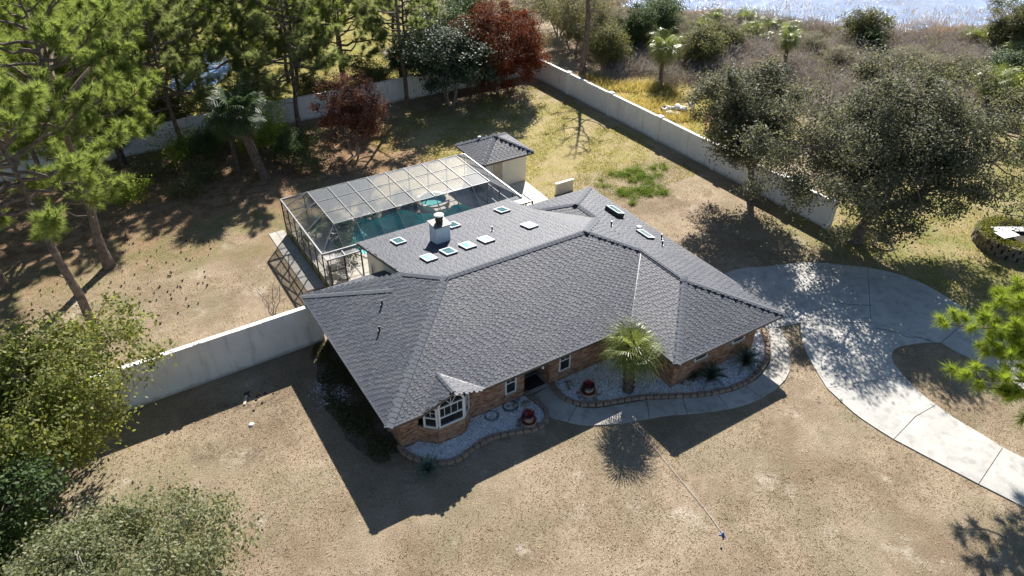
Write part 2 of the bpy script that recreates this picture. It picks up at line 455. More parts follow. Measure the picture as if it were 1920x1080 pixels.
M['crack'] = simple('crack', (.07, .065, .06), None, 5, .95)
for line in ([(26.45, -4.85), (27.00, -5.51), (27.28, -6.22), (27.84, -6.67), (28.10, -7.30)], [(26.11, -1.39), (26.54, -2.01), (27.06, -2.70), (28.10, -3.45)]):
    L_ = smooth_line(line, 4); L_ = L_ + R0.normal(size=L_.shape) * .02; a = Acc()
    for p, q in zip(L_[:-1], L_[1:]): bar(a, (*p, .0525), (*q, .0525), .035, .004)
    place_ = a.build('crack', M['crack'], drive); place_.matrix_parent_inverse = Matrix.Translation(-Vector(drive.location))

# ------------------------------------------------------------------ walkway
walk = empty('walkway', (14, -3, 0)); tag(walk, kind='structure')
wo = [curve_px(s) for s in ([(7.02, 0.53), (7.13, -0.37), (7.49, -1.08), (7.97, -1.73)], [(7.97, -1.73), (8.60, -2.36), (9.93, -3.06), (11.37, -3.55)], [(11.37, -3.55), (12.17, -3.84), (13.08, -4.28)],
      [(13.08, -4.28), (14.06, -4.72), (14.99, -5.05)], [(14.99, -5.05), (15.94, -5.30), (16.91, -5.39)], [(16.91, -5.39), (17.99, -5.31), (18.94, -5.09)], [(18.94, -5.09), (19.82, -4.65), (20.77, -3.83)], [(20.77, -3.83), (21.46, -3.07), (22.04, -2.14)])]
wi = [curve_px(s) for s in ([(8.84, 0.72), (8.60, -0.02), (8.70, -0.55), (8.94, -1.12)], [(8.94, -1.12), (9.48, -1.62), (10.72, -2.09), (12.06, -2.53)], [(12.06, -2.53), (12.81, -2.95), (13.61, -3.36)],
      [(13.61, -3.36), (14.39, -3.75), (15.25, -4.07)], [(15.25, -4.07), (16.02, -4.28), (16.84, -4.34)], [(16.84, -4.34), (17.72, -4.29), (18.67, -4.04)], [(18.67, -4.04), (19.46, -3.66), (20.16, -3.05)], [(20.16, -3.05), (20.79, -2.45), (21.36, -1.73)])]
for s, q in zip(wo, wi): slab(s + q[::-1], .06, walk, M['walk_concrete'])
slab([(7.25, 1.95), (8.65, 1.95), (8.72, .72), (7.2, .75)], .055, walk, M['walk_concrete'])

# ------------------------------------------------------------------ boundary walls of white stucco
def masonry_wall(root_loc, p0, p1, h, posts, label, cuts=None, th=.2, postw=.42):
    p0 = np.array(p0, float); p1 = np.array(p1, float); d = p1 - p0; L = np.linalg.norm(d); d /= L
    root = empty('masonry_wall', (p0[0], p0[1], 0), math.atan2(d[1], d[0]))
    tag(root, label, 'wall', 'white stucco boundary walls')
    ps = sorted(posts); edges = [0.0] + [q for q in ps if 0.01 < q < L - .01] + [L]
    for q0, q1 in zip(edges[:-1], edges[1:]):
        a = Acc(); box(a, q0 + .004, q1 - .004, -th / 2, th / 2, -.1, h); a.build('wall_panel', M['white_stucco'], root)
        a = Acc(); n = max(1, int((q1 - q0) / 1.4))
        for k in range(n):
            b0 = q0 + (q1 - q0) * k / n; b1 = q0 + (q1 - q0) * (k + 1) / n; z = random.uniform(-.006, .006)
            box(a, b0 + .01, b1 - .01, -th / 2 - .03, th / 2 + .03, h + .003, h + .055 + z)
        a.build('coping', M['white_stucco'], root)
    for q in ps:
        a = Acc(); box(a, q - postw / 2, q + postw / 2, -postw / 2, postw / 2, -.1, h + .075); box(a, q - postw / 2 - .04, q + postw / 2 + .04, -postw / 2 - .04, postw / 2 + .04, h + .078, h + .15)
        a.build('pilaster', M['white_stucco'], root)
    return root
random.seed(3)
masonry_wall(None, (33.3, 3.5), (33.3, 39.75), 2.0, [.15, 4.2, 10.6, 17.0, 23.4, 29.8, 36.2], 'long white stucco wall with square piers running from the oak trees back to the rust red tree')
masonry_wall(None, (33.05, 39.85), (-34, 39.7), 2.05, [6.5, 13, 19.5, 26, 32.5, 39, 45.5, 52, 58.5], 'white stucco wall along the back of the yard behind the pines and palms')
masonry_wall(None, (.55, 9.95), (-34, 9.4), 2.35, [], 'tall plain white stucco wall joining the west corner of the house')
a = Acc(); box(a, 20.4, 21.9, 16.85, 17.0, 0, .88); box(a, 20.36, 21.94, 16.81, 17.04, .882, .93)
tag(a.build('screen_wall', M['cream_stucco']), 'short cream wall standing on the lawn behind the house roof', 'wall')

# ------------------------------------------------------------------ house
PITCH = .347
EZ = 2.5
M['shingle'] = None
def shingle_mat():
    t = NT('shingle')
    c = t.ramp(t.island(), [(0, (.028, .034, .052)), (.35, (.036, .043, .064)), (.7, (.044, .052, .074)), (1, (.066, .075, .098))])
    c = t.mix(t.math('MULTIPLY', t.smooth(t.noise(55, 2, .7), .45, .7), .5), c, (.04, .042, .05))
    c = t.mix(t.math('MULTIPLY', t.smooth(t.noise(.6, 6, .7), .42, .7), .32), c, (.105, .105, .105))
    return t.finish(t.bsdf(c, .62, t.bump(t.noise(150, 2), .35, .006), .45))
M['shingle'] = shingle_mat()
M['cap'] = simple('cap', (.10, .108, .126), (.08, .087, .103), 6, .8, .3, 120, island=.18)
M['deck'] = simple('deck', (.05, .05, .055), None, 6, .9)
M['membrane'] = simple('membrane', (.085, .09, .10), (.07, .075, .085), 2, .6)
def brick_mat():
    t = NT('brick')
    c = t.ramp(t.island(), [(0, (.20, .095, .055)), (.25, (.34, .19, .12)), (.5, (.42, .26, .17)), (.75, (.30, .16, .10)), (.9, (.48, .34, .24)), (1, (.13, .075, .055))])
    return t.finish(t.bsdf(c, .9, t.bump(t.noise(60, 3), .5, .01), .2))
M['brick'] = brick_mat()
M['mortar'] = simple('mortar', (.36, .29, .23), (.3, .24, .19), 8, .95)
M['green_door'] = simple('green_door', (.012, .05, .035), (.01, .04, .03), 4, .45)

house = empty('house', (0, 0, 0))
tag(house, 'single storey brick house with large grey shingled hip roof and skylights', 'house')
roof_acc = Acc()
shingle_tabs = []

def frame_of(poly):
    P = np.asarray(poly, float)
    n = np.zeros(3)
    for i in range(len(P)): n += np.cross(P[i], P[(i + 1) % len(P)])
    n = unit(n)
    if n[2] < 0: n = -n
    u = unit(np.cross((0, 0, 1), n)); v = np.cross(n, u)
    return P, n, u, v

EXPO = .128
WIDTHS = (.165, .175, .185)
def shingle_variant(k):
    w = WIDTHS[k % 3] - .012; lo = (0, -.055)[k // 3]; L = EXPO * 1.08
    t1 = .024 if k // 3 else .011; t2 = .006
    V = np.array([(0, lo, 0), (w, lo, 0), (w, L, 0), (0, L, 0), (0, lo, t1), (w, lo, t1), (w, L, t2), (0, L, t2)], float)
    return V, np.array([(4, 5, 6, 7), (0, 1, 5, 4), (1, 2, 6, 5), (3, 0, 4, 7)])
SV = [shingle_variant(k) for k in range(6)]

def slope(poly, tabs, rng, shingled=True, mat_acc=None, deck=None, cut=None):
    """convex roof slope: a deck below and rows of shingle tabs"""
    P, n, u, v = frame_of(poly)
    D = P if deck is None else np.asarray(deck, float)
    (mat_acc or roof_acc).add(D - n * .02, [list(range(len(D)))])
    if not shingled: return
    o = P[0]; q = np.stack([(P - o) @ u, (P - o) @ v], 1)
    v0, v1 = q[:, 1].min(), q[:, 1].max(); rows = int((v1 - v0) / EXPO) + 1
    for r in range(rows):
        vb = v0 + r * EXPO; vm = min(vb + EXPO * .5, v1 - 1e-4); xs = []
        for i in range(len(q)):
            a0, b0 = q[i], q[(i + 1) % len(q)]
            if (a0[1] > vm) != (b0[1] > vm): xs.append(a0[0] + (vm - a0[1]) / (b0[1] - a0[1]) * (b0[0] - a0[0]))
        if len(xs) < 2: continue
        x, x1 = min(xs), max(xs); x -= .1 + .1 * (r % 2) + .05 * ((r // 2) % 2)
        alt = 0
        while x < x1 - .05:
            k = int(rng.integers(3)); lo = int(rng.random() < (.97 if alt else .04)) if r else 1; alt = 1 - alt
            w = WIDTHS[k]
            if cut is None or not inside((o + u * (x + w / 2) + v * (vb + EXPO / 2))[None, :2], cut)[0]: tabs.append((o + u * x + v * vb + n * .004, u, v, n, k + 3 * lo))
            x += w

def shingles_to_objects(tabs, parent, limit, mat, focus):
    """the tabs nearest the camera as parts, the rest as one mass"""
    d = np.array([np.linalg.norm(t[0] - focus) for t in tabs]); order = np.argsort(d)
    meshes = []
    for V, F in SV:
        a = Acc(); a.addn(V, F); meshes.append(a.mesh('shingle', mat))
    for i in order[:limit]:
        o, u, v, n, k = tabs[i]
        m = Matrix(((u[0], v[0], n[0], o[0]), (u[1], v[1], n[1], o[1]), (u[2], v[2], n[2], o[2]), (0, 0, 0, 1)))
        link_mesh('shingle', meshes[k], parent, m)
    rest = order[limit:]
    if len(rest):
        a = Acc()
        for k in range(6):
            idx = [i for i in rest if tabs[i][4] == k]
            if not idx: continue
            V, F = SV[k]
            O = np.array([tabs[i][0] for i in idx]); U = np.array([tabs[i][1] for i in idx]); Vv = np.array([tabs[i][2] for i in idx]); N = np.array([tabs[i][3] for i in idx])
            W = O[:, None] + V[None, :, 0:1] * U[:, None] + V[None, :, 1:2] * Vv[:, None] + V[None, :, 2:3] * N[:, None]
            a.addn(W.reshape(-1, 3), (F[None] + 8 * np.arange(len(idx))[:, None, None]).reshape(-1, 4))
        a.build('shingle_field', mat, parent)['kind'] = 'stuff'

def ridge_caps(p, q, nA, nB, parent, mat, step=.25, w=.2):
    p = np.array(p, float); q = np.array(q, float); d = unit(q - p); L = np.linalg.norm(q - p)
    sides = []
    for nn in (nA, nB):
        s = np.cross(d, nn)
        if s[2] > 0 or (abs(s[2]) < 1e-6 and len(sides)): s = -s
        if len(sides) and np.dot(s, sides[0]) > .5: s = -s
        sides.append(unit(s))
    up = unit(np.asarray(nA) + np.asarray(nB))
    l = step * 1.15; t = .016
    V = [sides[0] * w + up * .035, up * .05, sides[1] * w + up * .035]
    V = np.array([x + up * t for x in V] + [x + d * l + up * .004 for x in V] + [x - up * .02 for x in V])
    F4 = [(0, 1, 4, 3), (1, 2, 5, 4), (6, 7, 1, 0), (7, 8, 2, 1)]
    a = Acc(); a.addn(V, F4)
    me = a.mesh('ridge_cap', mat)
    k = 0
    while k * step < L - .05:
        o = p + d * k * step
        link_mesh('ridge_cap', me, parent, Matrix.Translation(Vector(o))); k += 1

RD = {
 'F1': [(0, 0, EZ), (12.84, 0, EZ), (12.84, 5.8, 4.511), (5.79, 5.8, 4.511)],
 'F2': [(12.84, 0, EZ), (16.48, 3.64, 3.763), (14.31, 5.8, 4.511), (12.84, 5.8, 4.511)],
 'WL': [(12.84, -3.3, EZ), (16.48, .34, 3.763), (16.48, 3.64, 3.763), (12.84, 0, EZ)],
 'WF': [(12.84, -3.3, EZ), (20.12, -3.3, EZ), (16.48, .34, 3.763)],
 'R1': [(20.12, -3.3, EZ), (20.12, 3.64, EZ), (16.48, 3.64, 3.763), (16.48, .34, 3.763)],
 'R2': [(20.12, 3.64, EZ), (20.12, 9.7, EZ), (16.65, 9.7, 3.704), (16.65, 7.7, 3.704), (14.31, 5.8, 4.511), (16.48, 3.64, 3.763)],
 'R3': [(20.12, 9.7, EZ), (20.12, 12.8, EZ), (16.65, 9.7, 3.704)],
 'B1': [(20.12, 12.8, EZ), (13.2, 12.8, EZ), (16.65, 9.7, 3.704)],
 'T': [(14.55, 11.45, 2.975), (16.65, 7.7, 3.704), (16.65, 9.7, 3.704)],
 'L': [(0, 0, EZ), (5.79, 5.8, 4.511), (4.5, 7.78, 4.062), (3.5, 7.3, 3.714), (0, 10.77, EZ)],
 'LBk': [(0, 10.77, EZ), (3.5, 7.3, 3.714), (4.75, 7.3, 3.714), (4.75, 10.77, EZ)],
 'S1': [(5.79, 5.8, 4.511), (14.31, 5.8, 4.511), (14.31, 14.0, 2.63), (4.4, 13.95, 2.63), (4.5, 7.78, 4.062)],
}
rng = np.random.default_rng(11)
roof = empty('roof'); roof.parent = house
tabs = []
for k, P in RD.items():
    if k == 'L':
        slope([P[0], P[1], P[2], P[4]], tabs, rng); roof_acc.add([P[2], P[3], P[4]], [(0, 1, 2)]); continue
    if k == 'R2':
        slope([P[0], P[1], P[2], P[3], P[5]], tabs, rng); slope([P[3], P[4], P[5]], tabs, rng); continue
    if k == 'F1': slope(P, tabs, rng, deck=[P[0], (1.62, 0, EZ), (2.99, 1.4, EZ + PITCH * 1.4), (4.5, 0, EZ)] + P[1:], cut=[(1.66, -.5), (1.66, .05), (2.99, 1.33), (4.46, .05), (4.46, -.5)])
    else: slope(P, tabs, rng)
slope([(14.31, 5.8, 4.511), (16.65, 7.7, 3.704), (14.4, 7.9, 4.03)], tabs, rng)
a = Acc(); a.add([(14.32, 11.6, 3.19), (14.4, 7.9, 4.04), (16.65, 7.68, 3.71), (14.6, 11.5, 3.0)], [(0, 1, 2), (0, 2, 3)]); a.build('membrane', M['membrane'], roof)
# entry bay roof: a small gabled hood
bay_tabs = []
slope([(1.62, 0, EZ + .02), (3.05, .0, 3.0), (2.99, 1.42, 3.0)], bay_tabs, rng)
slope([(3.05, .0, 3.0), (4.5, 0, EZ + .02), (2.99, 1.42, 3.0)], bay_tabs, rng)
shingles_to_objects(tabs + bay_tabs, roof, 300, M['shingle'], CAM)
roof_acc.build('roof_deck', M['deck'], roof)
nv = {k: frame_of(P)[1] for k, P in RD.items()}
for p, q, A, B in (((0, 0, EZ), (5.79, 5.8, 4.511), 'F1', 'L'), ((5.79, 5.8, 4.511), (14.31, 5.8, 4.511), 'F1', 'S1'), ((4.5, 7.78, 4.062), (5.79, 5.8, 4.511), 'L', 'S1'),
                   ((0, 10.77, EZ), (3.5, 7.3, 3.714), 'L', 'LBk'), ((12.84, -3.3, EZ), (16.48, .34, 3.763), 'WL', 'WF'), ((20.12, -3.3, EZ), (16.48, .34, 3.763), 'WF', 'R1'),
                   ((16.48, .34, 3.763), (16.48, 3.64, 3.763), 'WL', 'R1'), ((16.48, 3.64, 3.763), (14.31, 5.8, 4.511), 'F2', 'R2'), ((16.65, 7.7, 3.704), (14.31, 5.8, 4.511), 'R2', 'S1'),
                   ((20.12, 12.8, EZ), (16.65, 9.7, 3.704), 'R3', 'B1'), ((16.65, 7.7, 3.704), (16.65, 9.7, 3.704), 'T', 'R2'), ((14.55, 11.45, 2.975), (16.65, 9.7, 3.704), 'T', 'B1')):
    ridge_caps(p, q, nv[A], nv[B], roof, M['cap'])
ridge_caps((3.05, -.02, 3.0), (2.99, 1.3, 3.0), unit(np.array((-.33, 0, .94))), unit(np.array((.33, 0, .94))), roof, M['cap'], w=.12)
# valley metal
a = Acc(); bar(a, (12.9, .03, EZ + .03), (16.4, 3.56, 3.76), .05, .012); a.build('valley_flashing', M['frame_metal'], roof)
a = Acc(); bar(a, (1.66, 0, EZ + .03), (2.97, 1.38, 3.0), .06, .03); bar(a, (4.48, 0, EZ + .03), (3.02, 1.38, 3.0), .06, .03); a.build('valley_flashing', M['dark_metal'], roof)

# fascia boards and soffit
EAVE = [(0, 0), (12.84, 0), (12.84, -3.3), (20.12, -3.3), (20.12, 12.8), (14.3, 12.8), (14.3, 10.77), (0, 10.77)]
for i in range(len(EAVE)):
    p, q = EAVE[i], EAVE[(i + 1) % len(EAVE)]
    if i in (0,):
        for s, e in (((0, 0), (1.62, 0)), ((4.5, 0), (12.83, 0))):
            a = Acc(); bar(a, (*s, EZ - .10), (*e, EZ - .10), .03, .17); a.build('fascia', M['fascia'], house)
        continue
    if i == 5: continue
    a = Acc(); bar(a, (*p, EZ - .10), (*q, EZ - .10), .03, .17); a.build('fascia', M['fascia'], house)
for p, q in (((4.42, 7.9, 3.95), (4.36, 13.97, 2.55)), ((4.36, 13.98, 2.55), (14.33, 14.02, 2.55)), ((14.33, 14.02, 2.55), (14.33, 11.6, 3.1))):
    a = Acc(); bar(a, p, q, .03, .17); a.build('fascia', M['fascia'], house)
for p, q in (((1.6, -.02, 2.44), (3.05, -.02, 2.92)), ((3.05, -.02, 2.92), (4.52, -.02, 2.44))):
    a = Acc(); bar(a, p, q, .03, .14); a.build('fascia', M['fascia'], house)
a = Acc()
for x0, x1, y0, y1 in ((.02, 1.6, .02, 10.75), (1.602, 4.5, .86, 10.75), (4.502, 12.84, .02, 10.75), (12.845, 20.1, -3.28, 12.78)): box(a, x0, x1, y0, y1, EZ - .16, EZ - .14)
a.build('soffit', M['soffit'], house)

# walls
wall = Acc()
WT = EZ - .165
fy = .8
for x0, x1, y0, y1 in ((.8, 1.65, fy, fy + .2), (4.25, 7.2, fy, fy + .2), (8.68, 13.65, fy, fy + .2), (7.0, 7.2, fy + .202, 2.1), (8.68, 8.88, fy + .202, 2.1), (7.202, 8.678, 1.95, 2.1),
                       (13.65, 13.85, -2.3, fy - .002), (13.65, 19.3, -2.5, -2.302), (19.1, 19.3, -2.3, 12.0), (14.0, 19.098, 11.8, 12.0), (.8, 1.0, fy + .202, 10.0), (1.002, 4.6, 9.8, 10.0)):
    box(wall, x0, x1, y0, y1, 0, WT)
wall.build('wall', M['mortar'], house)
cw = Acc()
P = [(8.05, 3.98), (13.3, 2.78)]
cw.add([(4.6, 7.9, 0), (4.6, 13.3, 0), (4.6, 13.3, 2.62), (4.6, 7.9, 3.86), (4.8, 7.9, 0), (4.8, 13.3, 0), (4.8, 13.3, 2.62), (4.8, 7.9, 3.86)], [tuple(reversed(f)) for f in [(0, 1, 2, 3), (7, 6, 5, 4), (0, 4, 5, 1), (1, 5, 6, 2), (2, 6, 7, 3), (3, 7, 4, 0)]])
cw.build('lanai_wall', M['cream_stucco'], house)
cw = Acc(); box(cw, 4.802, 14.0, 10.0, 10.2, 0, 3.2); cw.build('lanai_wall', M['cream_stucco'], house)
for x in (8.2, 11.6):
    a = Acc(); box(a, x - .06, x + .06, 13.6, 13.72, .1, 2.6); a.build('lanai_post', M['white_paint'], house)
def window(x0, x1, z0, z1, y, axis='y', mullions=(1, 2), parent=None, name='window'):
    """window set in a wall facing -y (axis 'y') or -x (axis 'x')"""
    w = empty(name); w.parent = parent or house
    def B(a, u0, u1, d0, d1, zz0, zz1):
        if axis == 'y': box(a, u0, u1, y + d0, y + d1, zz0, zz1)
        else: box(a, y + d0, y + d1, u0, u1, zz0, zz1)
    f = .06; a = Acc()
    for u0, u1, q0, q1 in ((x0, x0 + f, z0, z1), (x1 - f, x1, z0, z1), (x0 + f, x1 - f, z0, z0 + f), (x0 + f, x1 - f, z1 - f, z1), (x0 + f, x1 - f, (z0 + z1) / 2 + .05, (z0 + z1) / 2 + .1)):
        B(a, u0, u1, -.05, .03, q0, q1)
    a.build('frame', M['white_paint'], w)
    a = Acc(); B(a, x0 + f, x1 - f, -.012, .0, z0 + f, z1 - f); a.build('pane', M['glass'], w)
    a = Acc()
    for i in range(1, mullions[0] + 1):
        u = x0 + (x1 - x0) * i / (mullions[0] + 1); B(a, u - .01, u + .01, -.03, -.014, (z0 + z1) / 2 + .1, z1 - f)
    if mullions[0]: a.build('muntin', M['white_paint'], w)
    a = Acc(); B(a, x0 - .05, x1 + .05, -.09, .02, z0 - .06, z0 - .002); a.build('sill', M['mortar'], w)
    return w
window(6.12, 6.72, .66, 1.82, fy - .02); window(9.2, 9.86, .66, 1.82, fy - .02)
window(14.95, 15.8, 1.12, 1.9, -2.52, mullions=(0, 0)); window(17.55, 18.42, 1.12, 1.9, -2.52, mullions=(0, 0))
window(12.2, 12.7, .3, 1.9, 4.585, 'x', (0, 0)); window(10.7, 11.2, .9, 1.9, 4.585, 'x', (1, 0))
# entry: double door, mat
d = empty('entry_door'); d.parent = house
for x0, x1 in ((7.26, 7.925), (7.935, 8.62)):
    a = Acc(); box(a, x0, x1, 1.88, 1.93, .06, 2.1)
    for z0, z1 in ((.25, .95), (1.1, 1.95)): box(a, x0 + .12, x1 - .12, 1.862, 1.879, z0, z1)
    a.build('door_leaf', M['green_door'], d)
a = Acc(); box(a, 7.205, 7.255, 1.87, 1.94, .06, 2.2); box(a, 8.625, 8.675, 1.87, 1.94, .06, 2.2); box(a, 7.256, 8.624, 1.87, 1.94, 2.12, 2.2); a.build('door_frame', M['green_door'], d)
for x in (7.87, 7.99):
    a = Acc(); lathe(a, [(.0, 0), (.03, .0), (.035, .03), (.0, .06)], (x, 1.84, 1.05), 8); a.build('handle', M['frame_metal'], d)
# entry lamp hanging at the eave
a = Acc(); tube(a, [(7.75, .1, 2.33), (7.75, .1, 2.2)], .012, 5); lathe(a, [(.03, 0), (.06, .05), (.05, .14), (.02, .17)], (7.75, .1, 2.04), 8); a.build('porch_lamp', M['white_paint'], house)

# bricks: rows of single bricks set proud of the mortar
ba = Acc()
def brick_run(p, q, out, z0, z1, holes=()):
    p = np.array(p, float); q = np.array(q, float); d = unit(q - p); L = np.linalg.norm(q - p); out = np.array(out, float)
    bl, bh, g = .215, .066, .012; V = []; r = 0; z = z0
    while z < z1 - .03:
        s = -(bl + g) * .5 * (r % 2)
        while s < L:
            s0, s1 = max(0, s), min(L, s + bl)
            if s1 - s0 > .03:
                mid = (s0 + s1) / 2
                if not any(h[0] - .02 < mid < h[1] + .02 and h[2] - .03 < z + bh / 2 < h[3] + .03 for h in holes):
                    k = rng.uniform(.010, .022); b0 = p + d * s0; b1 = p + d * s1
                    V.append([(*b0, z), (*b1, z), (*b1, z + bh), (*b0, z + bh), (*(b0 + out * k), z), (*(b1 + out * k), z), (*(b1 + out * k), z + bh), (*(b0 + out * k), z + bh)])
            s += bl + g
        z += bh + g; r += 1
    V = np.array(V); n = len(V)
    F = np.array([(4, 5, 6, 7), (0, 1, 5, 4), (1, 2, 6, 5), (2, 3, 7, 6), (3, 0, 4, 7)])
    ba.addn(V.reshape(-1, 3), (F[None] + 8 * np.arange(n)[:, None, None]).reshape(-1, 4))
top = WT - .02
brick_run((.78, fy), (1.65, fy), (0, -1), .02, top)
brick_run((4.25, fy), (7.2, fy), (0, -1), .02, top, [(1.83, 2.5, .58, 1.84)])
brick_run((8.68, fy), (13.65, fy), (0, -1), .02, top, [(.48, 1.22, .58, 1.84)])
brick_run((8.68, 1.95), (8.68, fy), (-1, 0), .02, top)
brick_run((13.65, fy), (13.65, -2.52), (-1, 0), .02, top)
brick_run((13.63, -2.5), (19.3, -2.5), (0, -1), .02, top, [(1.27, 2.22, 1.05, 1.92), (3.87, 4.84, 1.05, 1.92)])
brick_run((19.3, -2.5), (19.3, 4.0), (1, 0), .02, top)
brick_run((.8, 10), (.8, fy), (-1, 0), .02, top)

# bay with the arched window
BAY = [(1.62, .82), (2.32, .18), (3.62, .18), (4.28, .82)]
a = Acc(); prism(a, [BAY[0], BAY[1], BAY[2], BAY[3]], 0, 1.0); a.build('bay_wall', M['mortar'], house)
for i in range(3):
    p = np.array(BAY[i]); q = np.array(BAY[i + 1]); e = unit(q - p); brick_run(p, q, (e[1], -e[0]), .02, .98)
a = Acc(); prism(a, [(1.55, .8), (2.28, .1), (3.66, .1), (4.36, .8)], 1.002, 1.05); a.build('bay_sill', M['mortar'], house)
ba.build('bricks', M['brick'], house)['kind'] = 'stuff'
bw = empty('bay_window'); bw.parent = house
def bay_pane(p, q, z0, z1, arch, nm, rows):
    p = np.array(p, float); q = np.array(q, float); d = unit(q - p); L = np.linalg.norm(q - p); out = np.array((d[1], -d[0]))
    P3 = lambda s, z, k: (*(p + d * s + out * k), z)
    zt = lambda s: z1 + (math.sqrt(max(0, 1 - ((s - L / 2) / (L / 2)) ** 2)) * arch if arch else 0)
    S = np.linspace(0, L, 17)
    ga = Acc(); pts = [P3(0, z0, 0)] + [P3(L, z0, 0)] + [P3(s, zt(s), 0) for s in S[::-1]]
    ga.add(pts, [list(range(len(pts)))]); ga.build('pane', M['glass'], bw)
    fa = Acc(); w = .085
    bar(fa, P3(w / 2, z0, .02), P3(w / 2, z1, .02), w, .07, (*out, 0)); bar(fa, P3(L - w / 2, z0, .02), P3(L - w / 2, z1, .02), w, .07, (*out, 0))
    bar(fa, P3(0, z0 + .04, .022), P3(L, z0 + .04, .022), .07, .08); bar(fa, P3(w, (z0 + z1) / 2, .024), P3(L - w, (z0 + z1) / 2, .024), .06, .06)
    if arch:
        bar(fa, P3(w, z1, .024), P3(L - w, z1, .024), .06, .06)
        for s, e in zip(S[:-1], S[1:]): bar(fa, P3(s, zt(s), .026), P3(e, zt(e), .026), .08, .09)
    else: bar(fa, P3(0, z1, .022), P3(L, z1, .022), .07, .07)
    fa.build('frame', M['white_paint'], bw)
    ma = Acc(); zm = (z0 + z1) / 2
    for i in range(1, nm): bar(ma, P3(L * i / nm, zm, .012), P3(L * i / nm, z1, .012), .022, .022, (*out, 0))
    if rows > 1: bar(ma, P3(w, (zm + z1) / 2, .012), P3(L - w, (zm + z1) / 2, .012), .02, .022)
    if arch:
        for k in (-.6, 0, .6): bar(ma, P3(L / 2, z1, .012), P3(L / 2 + k * L / 2 * .72, zt(L / 2 + k * L / 2 * .72) - .06, .012), .022, .022, (*out, 0))
    ma.build('muntin', M['white_paint'], bw)
bay_pane((1.84, .62), (2.32, .18), 1.06, 2.22, 0, 2, 2)
bay_pane((2.33, .175), (3.61, .175), 1.06, 2.22, .5, 4, 1)
bay_pane((3.62, .18), (4.08, .62), 1.06, 2.22, 0, 2, 2)
a = Acc(); prism(a, [(1.75, .82), (2.35, .3), (3.6, .3), (4.2, .82)], 2.25, 2.33); a.build('bay_head', M['mortar'], house)
a = Acc(); a.add([(2.3, .2, 2.2), (3.64, .2, 2.2), (3.64, .2, 2.66), (3.05, .2, 2.9), (2.3, .2, 2.62)], [(0, 1, 2, 3, 4)]); a.build('bay_gable', M['fascia'], house)

# skylights, vents, chimney
def on_shed(x, y): return 4.511 - .2294 * (y - 5.8)
def on_right(x): return EZ + PITCH * (20.12 - x)
def skylight(p, n, up, w, h, t, glass):
    n = unit(np.array(n, float)); v = unit(np.array(up, float) - n * np.dot(up, n)); u = np.cross(v, n)
    s = empty('skylight'); s.parent = house
    s.matrix_local = Matrix(((u[0], v[0], n[0], p[0]), (u[1], v[1], n[1], p[1]), (u[2], v[2], n[2], p[2]), (0, 0, 0, 1)))
    a = Acc(); f = .075
    for x0, x1, y0, y1 in ((-w / 2, -w / 2 + f, -h / 2, h / 2), (w / 2 - f, w / 2, -h / 2, h / 2), (-w / 2 + f, w / 2 - f, -h / 2, -h / 2 + f), (-w / 2 + f, w / 2 - f, h / 2 - f, h / 2)): box(a, x0, x1, y0, y1, t - .05, t)
    a.build('frame', M['white_paint'], s)
    a = Acc(); box(a, -w / 2 + .01, w / 2 - .01, -h / 2 + .01, h / 2 - .01, -.05, t - .052); a.build('curb', M['dark_metal'], s)
    a = Acc(); box(a, -w / 2 + f, w / 2 - f, -h / 2 + f, h / 2 - f, t - .05, t - .012); a.build('pane', glass, s)
sn = (0, .2236, .9747)
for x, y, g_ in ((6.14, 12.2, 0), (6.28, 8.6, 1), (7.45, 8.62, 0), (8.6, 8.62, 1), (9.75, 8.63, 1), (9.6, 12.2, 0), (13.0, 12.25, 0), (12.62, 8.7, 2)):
    skylight((x, y, on_shed(x, y)), sn, (0, -1, 0), .64, .98, .13, (M['skylight_glass'], M['skylight_reflect'], M['skylight_white'])[g_])
rn = (.3278, 0, .9447)
skylight((18.6, 8.5, on_right(18.6)), rn, (-1, 0, 0), 1.15, .62, .32, M['skylight_glass'])
skylight((18.5, 5.55, on_right(18.5)), rn, (-1, 0, 0), 1.05, .6, .14, M['skylight_glass'])
def pipe(x, y, z, r, h, name='vent_pipe'):
    a = Acc(); tube(a, [(x, y, z - .05), (x, y, z + h)], r, 8); tube(a, [(x, y, z - .03), (x, y, z + .03)], r * 1.9, 8); a.build(name, M['dark_metal'], house)
for x, y in ((1.97, 5.23), (2.77, 6.7)): pipe(x, y, EZ + PITCH * x, .05, .3)
pipe(10.8, 9.75, on_shed(0, 9.75), .045, .3)
for x, y in ((16.9, 6.7), (19.5, 5.2), (18.7, 4.3)): pipe(x, y, on_right(x) if x > 16.6 else 3.7, .05, .32)
a = Acc(); lathe(a, [(.1, 0), (.1, .1), (.17, .12), (.15, .22), (.05, .26)], (18.75, 6.35, on_right(18.75)), 12); a.build('roof_vent', M['white_paint'], house)
ch = empty('chimney'); ch.parent = house
a = Acc(); box(a, 7.55, 8.4, 10.2, 11.05, 3.1, 4.52); a.build('stack', M['chimney_stucco'], ch)
a = Acc(); box(a, 7.46, 8.49, 10.11, 11.14, 4.522, 4.57); a.build('cap', simple('chimney_cap', (.13, .115, .11), (.10, .09, .085), 5, .5), ch)
a = Acc(); c = (7.97, 10.62, 4.57)
lathe(a, [(.2, 0), (.2, .16), (.235, .17), (.235, .2), (.2, .21), (.2, .3), (.235, .31), (.235, .34), (.2, .35), (.2, .42)], c, 18); a.build('flue', M['dark_metal'], ch)
a = Acc(); lathe(a, [(.27, 0), (.28, .03), (.2, .07), (.05, .09)], (c[0], c[1], c[2] + .45), 18); a.build('rain_cap', simple('rain_cap', (.6, .57, .55), None, 5, .45), ch)

